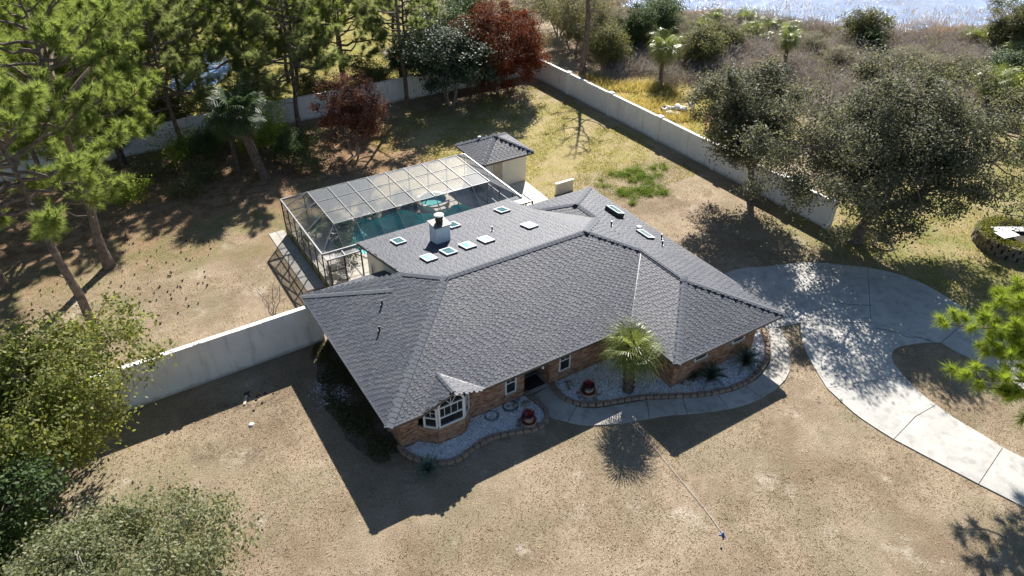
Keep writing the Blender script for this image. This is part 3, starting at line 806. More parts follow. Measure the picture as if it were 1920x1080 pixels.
# ------------------------------------------------------------------ pool deck and pool
deck_outer = [(2.2, 10.3), (14.2, 10.3), (14.2, 12.9), (15.6, 12.9), (15.6, 21.55), (2.2, 21.55)]
hole = [tuple(p) for p in POOL]
pd = holed_sheet('pool_deck', deck_outer, [hole], .05, M['pool_concrete']); tag(pd, kind='structure')
# outside strip and the apron towards the pool house: pavers
strip = empty('paver_strip', (1.8, 18, 0)); tag(strip, kind='structure')
for j in range(14):
    for i in range(2):
        y0 = 14.6 + j * .54
        slab([(1.2 + i * .5, y0), (1.7 + i * .5, y0), (1.7 + i * .5, y0 + .54), (1.2 + i * .5, y0 + .54)], .045 + random.uniform(-.006, .006), strip, M['walk_concrete'], 'paver', .012)
apron = empty('apron', (17.5, 17, 0)); tag(apron, kind='structure')
slab([(15.62, 13.0), (18.2, 13.0), (19.6, 16.6), (19.75, 19.9), (15.62, 20.0)], .052, apron, M['pool_concrete'])

pool = empty('swimming_pool', (9, 17.3, 0)); tag(pool, 'free form swimming pool with teal water under the screened cage', 'pool')
M['plaster'] = simple('plaster', (.22, .62, .60), (.17, .52, .51), 1.0, .7)
M['coping'] = simple('coping', (.6, .55, .47), (.48, .43, .37), 4, .7)
def place(o, par):
    o.parent = par; o.matrix_parent_inverse = Matrix.Translation(-Vector(par.location)); return o
a = Acc(); n = len(hole); C2 = POOL.mean(0)
inner = C2 + (POOL - C2) * .72
V = [(x, y, .05) for x, y in POOL] + [(x, y, -.28) for x, y in POOL] + [(x, y, -.75) for x, y in inner]
F = [(i, (i + 1) % n, n + (i + 1) % n, n + i) for i in range(n)] + [(n + i, n + (i + 1) % n, 2 * n + (i + 1) % n, 2 * n + i) for i in range(n)] + [list(range(2 * n, 3 * n))]
a.add(V, F); place(a.build('basin', M['plaster']), pool)
t = NT('pool_water')
nrm = t.bump(t.noise(3.0, 3, .5), .12, .1)
tr = t.node('ShaderNodeBsdfTransparent'); tr.inputs[0].default_value = (.80, .95, .94, 1)
gl = t.node('ShaderNodeBsdfGlossy'); gl.inputs['Roughness'].default_value = .03; t.link(nrm, gl.inputs['Normal'])
mx = t.node('ShaderNodeMixShader'); mx.inputs[0].default_value = .07; t.link(tr.outputs[0], mx.inputs[1]); t.link(gl.outputs[0], mx.inputs[2])
M['pool_water'] = t.finish(mx.outputs[0])
a = Acc(); a.add([(x, y, -.06) for x, y in C2 + (POOL - C2) * .998], [list(range(n))])
o = a.build('water', M['pool_water']); place(o, pool)
if o.data.polygons[0].normal.z < 0: o.data.flip_normals()
cp = resample(np.vstack([POOL, POOL[:1]]), .42)
for p, q in zip(cp[:-1], cp[1:]):
    a = Acc(); d = unit(q - p); nn = np.array((d[1], -d[0]))
    if np.dot(nn, (p + q) / 2 - C2) < 0: nn = -nn
    prism(a, [p - nn * .03 + d * .008, q - nn * .03 - d * .008, q + nn * .27 - d * .008, p + nn * .27 + d * .008], .052, .085)
    place(a.build('coping_stone', M['coping']), pool)
# raised spa
spa = empty('spa', (12.2, 20.2, 0)); tag(spa, 'raised round spa with pale rim behind the pool', 'spa')
a = Acc(); S = np.linspace(0, 2 * np.pi, 29)
for s, e in zip(S[:-1], S[1:]):
    prism(a, [(.95 * math.cos(s), .95 * math.sin(s)), (.95 * math.cos(e), .95 * math.sin(e)), (1.18 * math.cos(e), 1.18 * math.sin(e)), (1.18 * math.cos(s), 1.18 * math.sin(s))], .052, .48)
a.build('rim', M['coping'], spa)
a = Acc(); a.add([(.95 * math.cos(s), .95 * math.sin(s), .42) for s in S[:-1]], [list(range(28))]); a.build('water', M['pool_water'], spa)
a = Acc(); a.add([(.95 * math.cos(s), .95 * math.sin(s), .12) for s in S[:-1]], [list(range(28))]); a.build('basin', M['plaster'], spa)
a = Acc(); box(a, -.55, .25, -1.55, -1.14, .052, .4); a.build('spillway', M['coping'], spa)

# ------------------------------------------------------------------ screened cage
def screen_mat(name, alpha, col_):
    t = NT(name)
    tr = t.node('ShaderNodeBsdfTransparent')
    d = t.bsdf(col_, .42, None, .5)
    tl = t.node('ShaderNodeBsdfTranslucent'); tl.inputs[0].default_value = (*col_, 1)
    m1 = t.node('ShaderNodeMixShader'); m1.inputs[0].default_value = .12; t.link(d, m1.inputs[1]); t.link(tl.outputs[0], m1.inputs[2])
    gg = t.node('ShaderNodeBsdfGlossy'); gg.inputs[0].default_value = (.62, .66, .72, 1); gg.inputs['Roughness'].default_value = .58
    m3 = t.node('ShaderNodeMixShader'); m3.inputs[0].default_value = .08; t.link(m1.outputs[0], m3.inputs[1]); t.link(gg.outputs[0], m3.inputs[2]); m1 = m3
    m2 = t.node('ShaderNodeMixShader'); m2.inputs[0].default_value = alpha; t.link(tr.outputs[0], m2.inputs[1]); t.link(m1.outputs[0], m2.inputs[2])
    return t.finish(m2.outputs[0])
M['screen'] = screen_mat('screen', .33, (.17, .18, .2))
M['kick'] = simple('kick', (.09, .10, .035), (.16, .15, .08), 1.5, .7)
cage = empty('pool_cage', (0, 0, 0)); tag(cage, 'screened pool cage with grey mesh panels over the swimming pool', 'pool cage')
CX0, CX1, CY0, CY1, CZ = 2.25, 15.5, 13.95, 21.5, 2.55
FX0, FX1, FY0, FY1, FZ = 3.52, 13.85, 15.15, 19.68, 3.58
def beam(name, p, q, w=.03, h=.05, mat='frame_metal'):
    a = Acc(); bar(a, p, q, w, h); return a.build(name, M[mat], cage)
def panel(P, mat='screen', name='screen_panel'):
    a = Acc(); a.add(P, [list(range(len(P)))]); return a.build(name, M[mat], cage)
xs = np.linspace(FX0, FX1, 9)
dz = -.03
for x in xs:
    beam('rafter', (x, FY0, FZ), (x, FY1, FZ))
for k, x in enumerate(xs):
    beam('rafter', (x, FY1, FZ), (x, CY1, CZ)); beam('rafter', (x, FY0, FZ), (x, CY0, CZ))
for y in (FY0, FY0 + (FY1 - FY0) / 3, FY0 + 2 * (FY1 - FY0) / 3, FY1):
    beam('purlin', (FX0, y, FZ - .01), (FX1, y, FZ - .01), .022, .03)
for p, q in (((FX0, FY0, FZ), (CX0, CY0, CZ)), ((FX0, FY1, FZ), (CX0, CY1, CZ)), ((FX1, FY0, FZ), (CX1, CY0, CZ)), ((FX1, FY1, FZ), (CX1, CY1, CZ))): beam('hip_rafter', p, q)
ysl = np.linspace(FY0, FY1, 4); yse = np.linspace(CY0, CY1, 6)
for yf, ye in ((ysl[1], yse[2] - .2), (ysl[2], yse[3] + .2), (FY1, yse[4] + .5)):
    beam('rafter', (FX0, yf, FZ), (CX0, ye, CZ), .05, .07); beam('rafter', (FX1, yf, FZ), (CX1, ye, CZ), .05, .07)
for p, q in (((CX0, CY0, CZ), (CX0, CY1, CZ)), ((CX0, CY1, CZ), (CX1, CY1, CZ)), ((CX1, CY1, CZ), (CX1, CY0, CZ)), ((CX0, CY0, CZ), (4.3, CY0, CZ))): beam('eave_beam', p, q, .08, .12)
yr = [FY0, FY0 + (FY1 - FY0) / 3, FY0 + 2 * (FY1 - FY0) / 3, FY1]
for i in range(8):
    for j in range(3):
        panel([(xs[i], yr[j], FZ + dz), (xs[i + 1], yr[j], FZ + dz), (xs[i + 1], yr[j + 1], FZ + dz), (xs[i], yr[j + 1], FZ + dz)])
    panel([(xs[i], FY1, FZ + dz), (xs[i + 1], FY1, FZ + dz), (xs[i + 1], CY1, CZ + dz), (xs[i], CY1, CZ + dz)])
    panel([(xs[i], CY0, CZ + dz), (xs[i + 1], CY0, CZ + dz), (xs[i + 1], FY0, FZ + dz), (xs[i], FY0, FZ + dz)])
for fx, cx in ((FX0, CX0), (FX1, CX1)):
    panel([(fx, FY0, FZ + dz), (cx, CY0, CZ + dz), ((xs[0] if fx == FX0 else xs[-1]), CY0, CZ + dz)])
    panel([(fx, FY1, FZ + dz), (cx, CY1, CZ + dz), ((xs[0] if fx == FX0 else xs[-1]), CY1, CZ + dz)])
    E = [(cx, CY0, CZ + dz), (cx, yse[2] - .2, CZ + dz), (cx, yse[3] + .2, CZ + dz), (cx, yse[4] + .5, CZ + dz), (cx, CY1, CZ + dz)]
    Fl = [(fx, FY0, FZ + dz), (fx, ysl[1], FZ + dz), (fx, ysl[2], FZ + dz), (fx, FY1, FZ + dz)]
    for k in range(3): panel([E[k], E[k + 1], Fl[k + 1], Fl[k]])
    panel([E[3], E[4], Fl[3]])
# walls: posts, mid rails, kick plates, mesh
def cage_wall(p, q, n, posts=True):
    p = np.array(p, float); q = np.array(q, float)
    for k in range(n + 1):
        c = p + (q - p) * k / n; beam('post', (*c, .05), (*c, CZ - .05), .06, .06, 'dark_metal')
    for k in range(n):
        a0 = p + (q - p) * k / n; b0 = p + (q - p) * (k + 1) / n; e = unit(q - p) * .04
        for z in (.10, .75, 1.65): beam('rail', (*(a0 + e), z), (*(b0 - e), z), .045, .05, 'dark_metal')
        panel([(*a0, .78), (*b0, .78), (*b0, CZ - .05), (*a0, CZ - .05)])
        panel([(*a0, .12), (*b0, .12), (*b0, .73), (*a0, .73)], 'kick', 'kick_plate') if p[0] == q[0] and p[0] < 5 else panel([(*a0, .12), (*b0, .12), (*b0, .73), (*a0, .73)])
cage_wall((CX0, 12.8), (CX0, CY1), 7)
cage_wall((CX0, CY1), (CX1, CY1), 9)
cage_wall((CX1, 13.4), (CX1, CY1), 5)
# flat roofed vestibule beside the house
for p, q in (((CX0, 13.3, 2.5), (4.3, 13.3, 2.5)), ((CX0 + .02, 13.3, 2.5), (CX0 + .02, 13.9, 2.5)), ((3.35, 13.33, 2.5), (3.35, 13.9, 2.5)), ((4.28, 13.33, 2.5), (4.28, 13.9, 2.5))): beam('eave_beam', p, q, .06, .09)
panel([(CX0, 13.3, 2.48), (4.3, 13.3, 2.48), (4.3, 13.9, 2.48), (CX0, 13.9, 2.48)])
for x in (CX0 + .05, 3.25, 4.25): beam('post', (x, 13.25, .05), (x, 13.25, 2.45), .07, .07, 'dark_metal')
beam('rail', (2.3, 13.25, 1.75), (3.2, 13.25, 1.75), .05, .05, 'dark_metal'); beam('rail', (2.3, 13.25, .12), (4.6, 13.25, .12), .05, .06, 'dark_metal'); beam('rail', (2.3, 13.25, .85), (3.2, 13.25, .85), .05, .05, 'dark_metal')
panel([(CX0, 13.25, .15), (3.25, 13.25, .15), (3.25, 13.25, 2.45), (CX0, 13.25, 2.45)])
# east vestibule
for p, q in (((14.45, 13.2, 2.5), (15.9, 13.2, 2.5)), ((15.88, 13.23, 2.5), (15.88, 14.3, 2.5))): beam('eave_beam', p, q, .07, .1, 'dark_metal')
for x, y in ((14.9, 13.2), (15.05, 13.2), (15.86, 13.2), (15.86, 14.3)): beam('post', (x, y, .05), (x, y, 2.44), .08, .08, 'dark_metal')
panel([(14.45, 13.25, 2.5), (15.85, 13.25, 2.5), (15.85, 14.3, 2.5), (14.45, 14.3, 2.5)])

# ------------------------------------------------------------------ patio chairs inside the cage
M['chair_frame'] = simple('chair_frame', (.10, .085, .075), None, 4, .4)
M['sling'] = simple('sling', (.5, .47, .42), (.42, .39, .35), 8, .7)
def patio_chair():
    r = empty('patio_chair')
    for s in (-1, 1):
        a = Acc(); tube(a, [(s * .29, -.28, .0), (s * .29, -.27, .62), (s * .29, .22, .64), (s * .29, .3, .0)], .018, 6); a.build('arm_frame', M['chair_frame'], r)
    a = Acc(); bar(a, (-.28, -.26, .4), (.28, -.26, .4), .03, .03); bar(a, (-.28, .24, .36), (.28, .24, .36), .03, .03); a.build('stretcher', M['chair_frame'], r)
    for k in range(5):
        a = Acc(); bar(a, (-.27, -.22 + k * .1, .41 - k * .01), (.27, -.22 + k * .1, .41 - k * .01), .075, .012); a.build('seat_slat', M['sling'], r)
    for k in range(5):
        a = Acc(); bar(a, (-.27, .27 + k * .045, .45 + k * .11), (.27, .27 + k * .045, .45 + k * .11), .012, .085); a.build('back_slat', M['sling'], r)
    return r
def copy_tree(o, parent=None):
    c = o.copy(); col.objects.link(c); c.parent = parent
    for ch_ in [x for x in bpy.data.objects if x.parent == o]: copy_tree(ch_, c)
    return c
pc = patio_chair()
for i, (x, y, a_, lb) in enumerate(((2.95, 14.6, 2.6, 'slatted patio chair nearest the corner post of the cage'), (3.75, 15.0, 2.4, 'slatted patio chair facing the pool beside the low table'),
                                    (3.1, 15.6, 2.9, 'slatted patio chair behind the low table by the cage wall'), (4.2, 15.9, 2.2, 'slatted patio chair closest to the cream house wall'))):
    o = pc if i == 0 else copy_tree(pc)
    o.location = (x, y, .05); o.rotation_euler = (0, 0, a_); tag(o, lb, 'chair', 'patio chairs in the cage')
tb = empty('patio_table', (3.5, 14.35, .05)); tag(tb, 'small low round patio table between slatted chairs', 'table')
a = Acc(); lathe(a, [(.3, .4), (.32, .42), (.32, .44), (.0, .44)], (0, 0, 0), 16); a.build('table_top', M['sling'], tb)
for k in range(3):
    a = Acc(); c_, s_ = math.cos(k * 2.1), math.sin(k * 2.1); tube(a, [(.2 * c_, .2 * s_, .4), (.26 * c_, .26 * s_, 0)], .015, 5); a.build('leg', M['chair_frame'], tb)

# ------------------------------------------------------------------ pool house
ph = empty('pool_house', (16.3, 19.95, 0)); tag(ph, 'small cream pool house with grey hip roof behind the cage', 'shed')
a = Acc(); box(a, .15, 3.5, 0, .15, 0, 2.33); box(a, .15, .3, .152, 3.0, 0, 2.33); box(a, 3.35, 3.5, .152, 3.0, 0, 2.33); box(a, .302, 3.348, 2.85, 3.0, 0, 2.33); a.build('wall', M['cream_stucco'], ph)
dr = empty('door'); dr.parent = ph
a = Acc(); box(a, .62, 1.42, -.045, -.004, .06, 2.05)
for z0, z1 in ((.2, .62), (.72, 1.25), (1.35, 1.92)):
    for x0 in (.7, 1.06): box(a, x0, x0 + .28, -.06, -.046, z0, z1)
a.build('door_leaf', simple('door_cream', (.56, .47, .35), None, 3, .6), dr)
a = Acc(); box(a, .54, .615, -.05, -.004, 0, 2.15); box(a, 1.425, 1.5, -.05, -.004, 0, 2.15); box(a, .616, 1.424, -.05, -.004, 2.055, 2.15); a.build('door_frame', M['white_stucco'], dr)
a = Acc(); lathe(a, [(0.0, 0), (.03, 0), (.035, .05), (0.0, .07)], (1.33, -.09, 1.0), 8); a.build('handle', M['dark_metal'], dr)
pr_ = empty('roof'); pr_.parent = ph
ax, ay, az = 1.75, 1.55, 3.42
cs = [(-.45, -.5), (3.85, -.5), (3.85, 3.5), (-.45, 3.5)]
pt = []; save = roof_acc; roof_acc = Acc(); mids = []
for i in range(4):
    p, q = cs[i], cs[(i + 1) % 4]
    slope([(*p, 2.45), (*q, 2.45), (ax, ay, az)], pt, rng)
roof_acc.build('roof_deck', M['deck'], pr_)
shingles_to_objects([(t_[0], *t_[1:]) for t_ in pt], pr_, 300, M['shingle'], CAM - np.array((16.3, 19.95, 0)))
for i in range(4):
    p = cs[i]; A = frame_of([(*cs[i - 1], 2.45), (*cs[i], 2.45), (ax, ay, az)])[1]; B = frame_of([(*cs[i], 2.45), (*cs[(i + 1) % 4], 2.45), (ax, ay, az)])[1]
    ridge_caps((*p, 2.45), (ax, ay, az), A, B, pr_, M['cap'])
    a = Acc(); q = cs[(i + 1) % 4]; bar(a, (*p, 2.36), (*q, 2.36), .03, .14); a.build('fascia', M['fascia'], ph)
a = Acc(); box(a, -.42, 3.82, -.47, 3.47, 2.345, 2.36); a.build('soffit', M['soffit'], ph)
a = Acc(); box(a, .85, 1.05, 2.3, 2.45, 2.9, 3.22); a.build('roof_vent', M['white_paint'], ph)

# ------------------------------------------------------------------ garden beds in front of the house
M['gravel_base'] = simple('gravel_base', (.68, .68, .68), (.52, .52, .52), 20, .95, .8, 40)
t = NT('pebble'); c = t.ramp(t.island(), [(0, (.42, .41, .40)), (.2, (.66, .66, .66)), (.75, (.78, .78, .77)), (1, (.88, .88, .87))]); M['pebble'] = t.finish(t.bsdf(c, .8))
t = NT('edging'); c = t.mix(t.smooth(t.noise(5, 5, .7), .35, .65), (.33, .235, .17), (.22, .165, .13)); M['edging'] = t.finish(t.bsdf(c, .92, t.bump(t.noise(45, 4), .6, .02), .2))
OCT = np.array([(1, 0, 0), (0, 1, 0), (-1, 0, 0), (0, -1, 0), (0, 0, 1), (0, 0, -1)], float)
OCF = np.array([(0, 1, 4), (1, 2, 4), (2, 3, 4), (3, 0, 4), (1, 0, 5), (2, 1, 5), (3, 2, 5), (0, 3, 5)])
def pebbles(C, size, rng):
    a = Acc(); n = len(C); an = rng.uniform(0, 6.28, n); s = size * rng.uniform(.55, 1.5, (n, 3)); s[:, 2] *= .6
    V = OCT[None] * s[:, None]; ca, sa = np.cos(an)[:, None], np.sin(an)[:, None]
    V = np.stack([V[..., 0] * ca - V[..., 1] * sa, V[..., 0] * sa + V[..., 1] * ca, V[..., 2] + .3 * V[..., 0]], -1) + C[:, None]
    a.addn(V.reshape(-1, 3), (OCF[None] + 6 * np.arange(n)[:, None, None]).reshape(-1, 3)); return a
def garden_bed(border, back, label, npeb):
    B = smooth_line(border, 6); poly = [tuple(p) for p in B] + back
    a = Acc(); a.add([(x, y, .03) for x, y in poly], [list(range(len(poly)))])
    o = a.build('gravel_bed', M['gravel_base']); tag(o, kind='structure')
    if o.data.polygons[0].normal.z < 0: o.data.flip_normals()
    P = scatter(poly, npeb, rng); keep = R0.random(len(P)) < .93
    P = P[keep]; dn = np.sin(P[:, 0] * 2.3) * np.cos(P[:, 1] * 2.9 + P[:, 0]); P = P[(dn < .72) | (R0.random(len(P)) < .55)]
    o = pebbles(np.c_[P, np.full(len(P), .045)], .052, rng).build('white_gravel', M['pebble']); tag(o, kind='stuff')
    r = empty('stone_edging', (*B[len(B) // 2], 0)); tag(r, label, 'garden edging')
    Q = resample(B, .36)
    for i, (p, q) in enumerate(zip(Q[:-1], Q[1:])):
        d = unit(q - p); nn = np.array((-d[1], d[0])); h = .2 + R0.uniform(-.02, .02); w = .13 + R0.uniform(-.012, .012)
        bm = bmesh.new(); m = (p + q) / 2; L = np.linalg.norm(q - p) * .5 - .012
        vs = []
        for z in (0, h):
            k = 1 if z == 0 else .93
            for s1, s2 in ((-1, -1), (1, -1), (1, 1), (-1, 1)): vs.append(bm.verts.new((*(m + d * L * s1 * k + nn * w * s2 * k + R0.uniform(-.008, .008, 2)), z + R0.uniform(-.008, .008))))
        for f_ in BOXF: bm.faces.new([vs[j] for j in f_])
        bmesh.ops.bevel(bm, geom=[e for e in bm.edges], offset=.022, segments=1, affect='EDGES')
        me = bpy.data.meshes.new('edging_stone'); bm.to_mesh(me); bm.free(); me.materials.append(M['edging'])
        place(link_mesh('edging_stone', me), r)
    return poly
bedL = garden_bed([(0.73, 1.02), (0.81, 0.43), (1.19, -0.27), (1.77, -0.77), (2.56, -1.05), (3.49, -0.83), (4.38, -0.72), (5.37, -0.95), (6.35, -1.32), (7.05, -1.24), (7.50, -0.72), (7.49, 0.03), (7.34, 0.93)], [(7.2, .82), (4.3, .82), (3.6, .2), (2.3, .2), (1.6, .82), (.85, .82)], 'curved row of tan edging blocks round the gravel bed by the arched window', 4800)
bedR = garden_bed([(8.86, 0.88), (8.69, 0.19), (8.76, -0.55), (9.20, -1.15), (9.96, -1.62), (11.12, -2.00), (12.12, -2.40), (13.95, -3.40), (15.36, -3.96), (16.59, -4.19), (17.83, -4.09), (19.03, -3.69), (20.01, -2.96), (20.97, -1.82)], [(19.32, -.9), (19.32, -2.5), (13.65, -2.5), (13.65, .8), (8.75, .8)], 'long row of tan edging blocks between the walkway and the palm bed', 7800)
# dark mulch strip with low green cover along the west wall
a = Acc(); pp = smooth_line([(.8, .9), (-.4, .6), (-1.0, 2.2), (-1.15, 4.5), (-.9, 6.6), (-.5, 8.6), (-.1, 9.8), (.8, 9.9)], 5)
pp = pp + R0.normal(size=pp.shape) * .09
a.add([(x, y, .006) for x, y in pp], [list(range(len(pp)))]); o = a.build('mulch_bed', simple('mulch', (.12, .095, .065), (.07, .058, .04), 3, .95, .8, 30)); tag(o, kind='structure')
if o.data.polygons[0].normal.z < 0: o.data.flip_normals()
M['dark_cover'] = leaf_mat('dark_cover', [(.05, .06, .02), (.09, .10, .03), (.14, .13, .05), (.07, .06, .03)], .5, .25)
P = scatter([(.6, .8), (-.4, .6), (-1.0, 2.6), (-1.0, 5.5), (-.6, 8), (-.2, 9.6), (.7, 9.7)], 7000, rng); P = P[(np.sin(P[:, 1] * 2.1) + np.sin(P[:, 0] * 4 + P[:, 1] * .9) > -.6)]; P += R0.normal(size=P.shape) * .12
a = Acc(); leaves(a, np.c_[P, .02 + .2 * R0.random(len(P)) ** 2], .10, rng); o = a.build('ground_cover', M['dark_cover']); tag(o, kind='stuff')
# bare pale patch of scattered gravel in the lawn by the west wall
P = np.array((-0.65, 5.98)) + R0.normal(size=(420, 2)) * (.42, .55)
o = pebbles(np.c_[P, np.full(len(P), .015)], .03, rng).build('white_gravel', M['pebble']); tag(o, kind='stuff')

# ------------------------------------------------------------------ rocks, pots, agaves, cycads
def rock(loc, s, label, mat='rock', name='rock', group=None, flat=.7, seed=0, parent=None):
    r = np.random.default_rng(seed); bm = bmesh.new(); bmesh.ops.create_icosphere(bm, subdivisions=2, radius=1)
    k = r.normal(size=(3, 3))
    for v in bm.verts:
        c_ = np.array(v.co); f_ = 1 + .16 * math.sin(2.3 * c_ @ k[0]) + .12 * math.sin(3.1 * c_ @ k[1] + 1); v.co = Vector(c_ * f_ * np.array((1, .8 + .2 * r.random(), flat)) * s)
    me = bpy.data.meshes.new(name); bm.to_mesh(me); bm.free(); me.materials.append(M[mat])
    o = link_mesh(name, me, parent); o.location = (*loc[:2], (loc[2] if len(loc) > 2 else 0) + s * flat * .55); o.rotation_euler = (0, 0, r.uniform(0, 6))
    if label: tag(o, label, 'rock', group)
    return o
i = 0
for px_, s_, n_ in (((6.87, 0.62), .2, 5), ((6.91, 1.02), .16, 3)):
    for k in range(n_):
        i += 1; rock(np.array(px_) + R0.normal(size=2) * .28, s_ * R0.uniform(.6, 1.2), 'rounded tan rock in the pile beside the entry step', group='rocks piled by the entry', seed=i)
for k in range(7):
    i += 1; rock(np.array((9.46, 0.42)) + R0.normal(size=2) * (.22, .18), .15 * R0.uniform(.7, 1.2), 'rounded tan rock in the pile under the window right of the entry', group='rocks under the entry window', seed=i)
for k in range(4):
    i += 1; rock(np.array((14.42, -2.72)) + R0.normal(size=2) * .2, .2 * R0.uniform(.7, 1.2), 'rounded grey rock piled at the foot of the brick wing corner', group='rocks at the wing corner', seed=i)
M['glaze'] = simple('glaze', (.055, .012, .012), (.03, .008, .01), 4, .12, spec=.9)
M['red_leaf'] = leaf_mat('red_leaf', [(.22, .02, .03), (.35, .05, .06), (.12, .02, .03)], .5, .2)
def pot(xy, label, seed):
    r = empty('garden_pot', (*xy, .04)); tag(r, label, 'pot', 'glazed pots in the gravel beds')
    a = Acc(); lathe(a, [(.22, 0), (.30, .1), (.36, .28), (.35, .42), (.27, .55), (.25, .58), (.29, .62), (.29, .65), (.24, .65), (.22, .5)], (0, 0, 0), 24); a.build('bowl', M['glaze'], r, True)
    a = Acc(); lathe(a, [(.38, .13), (.40, .16), (.40, .24), (.37, .27)], (0, 0, 0), 24); a.build('band', M['edging'], r)
    a = Acc(); g = np.random.default_rng(seed); n = 160; d = unit(g.normal(size=(n, 3)) + (0, 0, 1.0)); C_ = d * g.uniform(.05, .38, (n, 1)) + (0, 0, .66); C_[:, 2] = np.maximum(C_[:, 2], .6)
    leaves(a, C_, .10, g, .4); a.build('red_plant', M['red_leaf'], r)
    for k in range(9):
        an = k * .7 + g.uniform(0, .3); rock((.48 * math.cos(an), .48 * math.sin(an), -.04), .11 * g.uniform(.7, 1.2), None, 'rock', 'rock', seed=seed * 20 + k, parent=r)
pot((9.88, -0.76), 'dark red glazed pot with red plant in the palm bed', 3)
pot((6.36, -0.86), 'dark red glazed pot with red plant at the tip of the left gravel bed', 4)
def blade_mesh(L, w, name, mat, droop=.2, fold=.25, n=5, tipw=.05):
    a = Acc(); S = np.linspace(0, 1, n); V = []
    for s in S:
        ww = w * (math.sin(math.pi * min(1, s * .75 + .25)) if s < 1 else tipw); x = L * s; z = L * (.0 + .25 * s - droop * s * s)
        V += [(x, -ww, z + fold * ww), (x, 0, z), (x, ww, z + fold * ww)]
    F = []
    for k in range(n - 1):
        b = 3 * k; F += [(b, b + 3, b + 4, b + 1), (b + 1, b + 4, b + 5, b + 2)]
    a.addn(V, F); return a.mesh(name, mat)
M['agave'] = leaf_mat('agave', [(.10, .16, .13), (.15, .21, .17), (.08, .13, .1)], .45, .12)
M['cycad'] = leaf_mat('cycad', [(.03, .055, .03), (.05, .085, .04), (.025, .04, .022)], .4, .15)
am = blade_mesh(.72, .075, 'leaf', M['agave'])
def agave(xy, label, s=1, n=30, seed=0):
    r = empty('agave', (*xy, .02)); tag(r, label, 'agave'); g = np.random.default_rng(seed)
    for k in range(n):
        el = 1.35 - 1.15 * (k / n); m = Matrix.Rotation(k * 2.4, 4, 'Z') @ Matrix.Rotation(-el, 4, 'Y') @ Matrix.Scale(s * g.uniform(.8, 1.1), 4); link_mesh('leaf', am, r, m)
agave((1.21, -0.90), 'grey green agave rosette on the lawn in front of the edging blocks', 1.05, 34, 1)
def cycad_frond(L=1.0, n=26):
    a = Acc(); S = np.linspace(.08, 1, n); pts = [(L * s, 0, L * (.55 * s - .75 * s * s)) for s in np.linspace(0, 1, 8)]
    tube(a, pts, np.linspace(.012, .004, 8), 4)
    for s in S:
        b = np.array((L * s, 0, L * (.55 * s - .75 * s * s))); l = .2 * math.sin(math.pi * min(.97, s * .8 + .15)) + .02
        for sg in (-1, 1):
            tp = b + np.array((.5 * l, sg * l, .25 * l)); a.addn([b + (-.012, 0, 0), b + (.012, 0, 0), tp], [(0, 1, 2)])
    return a.mesh('frond', M['cycad'])
cf = cycad_frond()
def cycad(xy, label, s=1.0, n=26, seed=0):
    r = empty('cycad', (*xy, .05)); tag(r, label, 'cycad'); g = np.random.default_rng(seed)
    a = Acc(); lathe(a, [(.1, 0), (.13, .12), (.08, .25)], (0, 0, 0), 8); a.build('trunk', M['palm_bark'], r)
    for k in range(n):
        el = 1.2 - 1.3 * (k / n); m = Matrix.Translation((0, 0, .2)) @ Matrix.Rotation(k * 2.4 + g.uniform(-.2, .2), 4, 'Z') @ Matrix.Rotation(-el, 4, 'Y') @ Matrix.Scale(s * g.uniform(.8, 1.1), 4); link_mesh('frond', cf, r, m)
cycad((17.95, -3.31), 'dark cycad in white gravel near the end window of the wing', .95, 30, 1)
cycad((15.60, -3.18), 'dark cycad in white gravel below the first wing window', .95, 28, 2)
cycad((14.95, -2.73), 'smallest dark cycad beside the rocks at the wing corner', .5, 18, 3)
# coils of garden hose in the left bed
def coil(xy, r0, turns, label, mat, z=.07):
    S = np.linspace(0, turns * 2 * np.pi, turns * 22); rr = r0 * (1 + .12 * np.sin(S * .37) + .05 * np.sin(S * 1.7))
    a = Acc(); tube(a, np.stack([xy[0] + rr * np.cos(S), xy[1] + rr * .9 * np.sin(S), z + .012 * S / 6.28], 1), .014, 5)
    tag(a.build('garden_hose', mat), label, 'hose')
M['hose_green'] = simple('hose_green', (.03, .06, .04), None, 4, .5)
coil((5.18, 0.43), .32, 2, 'thin green hose coiled on white gravel beneath the brick wall', M['hose_green'])
coil((6.27, 0.53), .36, 3, 'larger green hose coil near the rocks by the entry', M['hose_green'])
# doormat
a = Acc(); box(a, 7.35, 8.55, .95, 1.75, .058, .075); tag(a.build('doormat', simple('doormat', (.025, .015, .015), (.06, .03, .03), 9, .95)), 'dark doormat on the entry step before the green doors', 'mat')
# white cord and blue stake on the lawn
P0, P1_ = np.array((10.44, -3.14)), np.array((9.65, -9.85))
S = np.linspace(0, 1, 30); path = P0 + (P1_ - P0) * S[:, None]; nrm_ = unit(np.array((-(P1_ - P0)[1], (P1_ - P0)[0]))); path = path + nrm_ * (.16 * np.sin(S * np.pi) + .03 * np.sin(S * 9))[:, None]
a = Acc(); tube(a, np.c_[path, np.full(30, .05)], .012, 4); tag(a.build('cord', simple('cord', (.7, .68, .64), None, 4, .7)), 'long white cord stretched over the lawn from the walkway to a blue tripod', 'cord')
sp = empty('lawn_sprinkler', (*P1_, 0)); tag(sp, 'little blue sprinkler standing on the lawn at the end of the cord', 'sprinkler')
M['blue_plastic'] = simple('blue_plastic', (.02, .12, .35), None, 4, .4)
a = Acc(); lathe(a, [(.05, .02), (.06, .06), (.03, .10), (.03, .16), (.0, .17)], (0, 0, 0), 10); a.build('head', M['blue_plastic'], sp)
for k in range(3):
    a = Acc(); an = k * 2.09 + .5; bar(a, (.03 * math.cos(an), .03 * math.sin(an), .04), (.16 * math.cos(an), .16 * math.sin(an), .012), .03, .02); a.build('leg', M['blue_plastic'], sp)
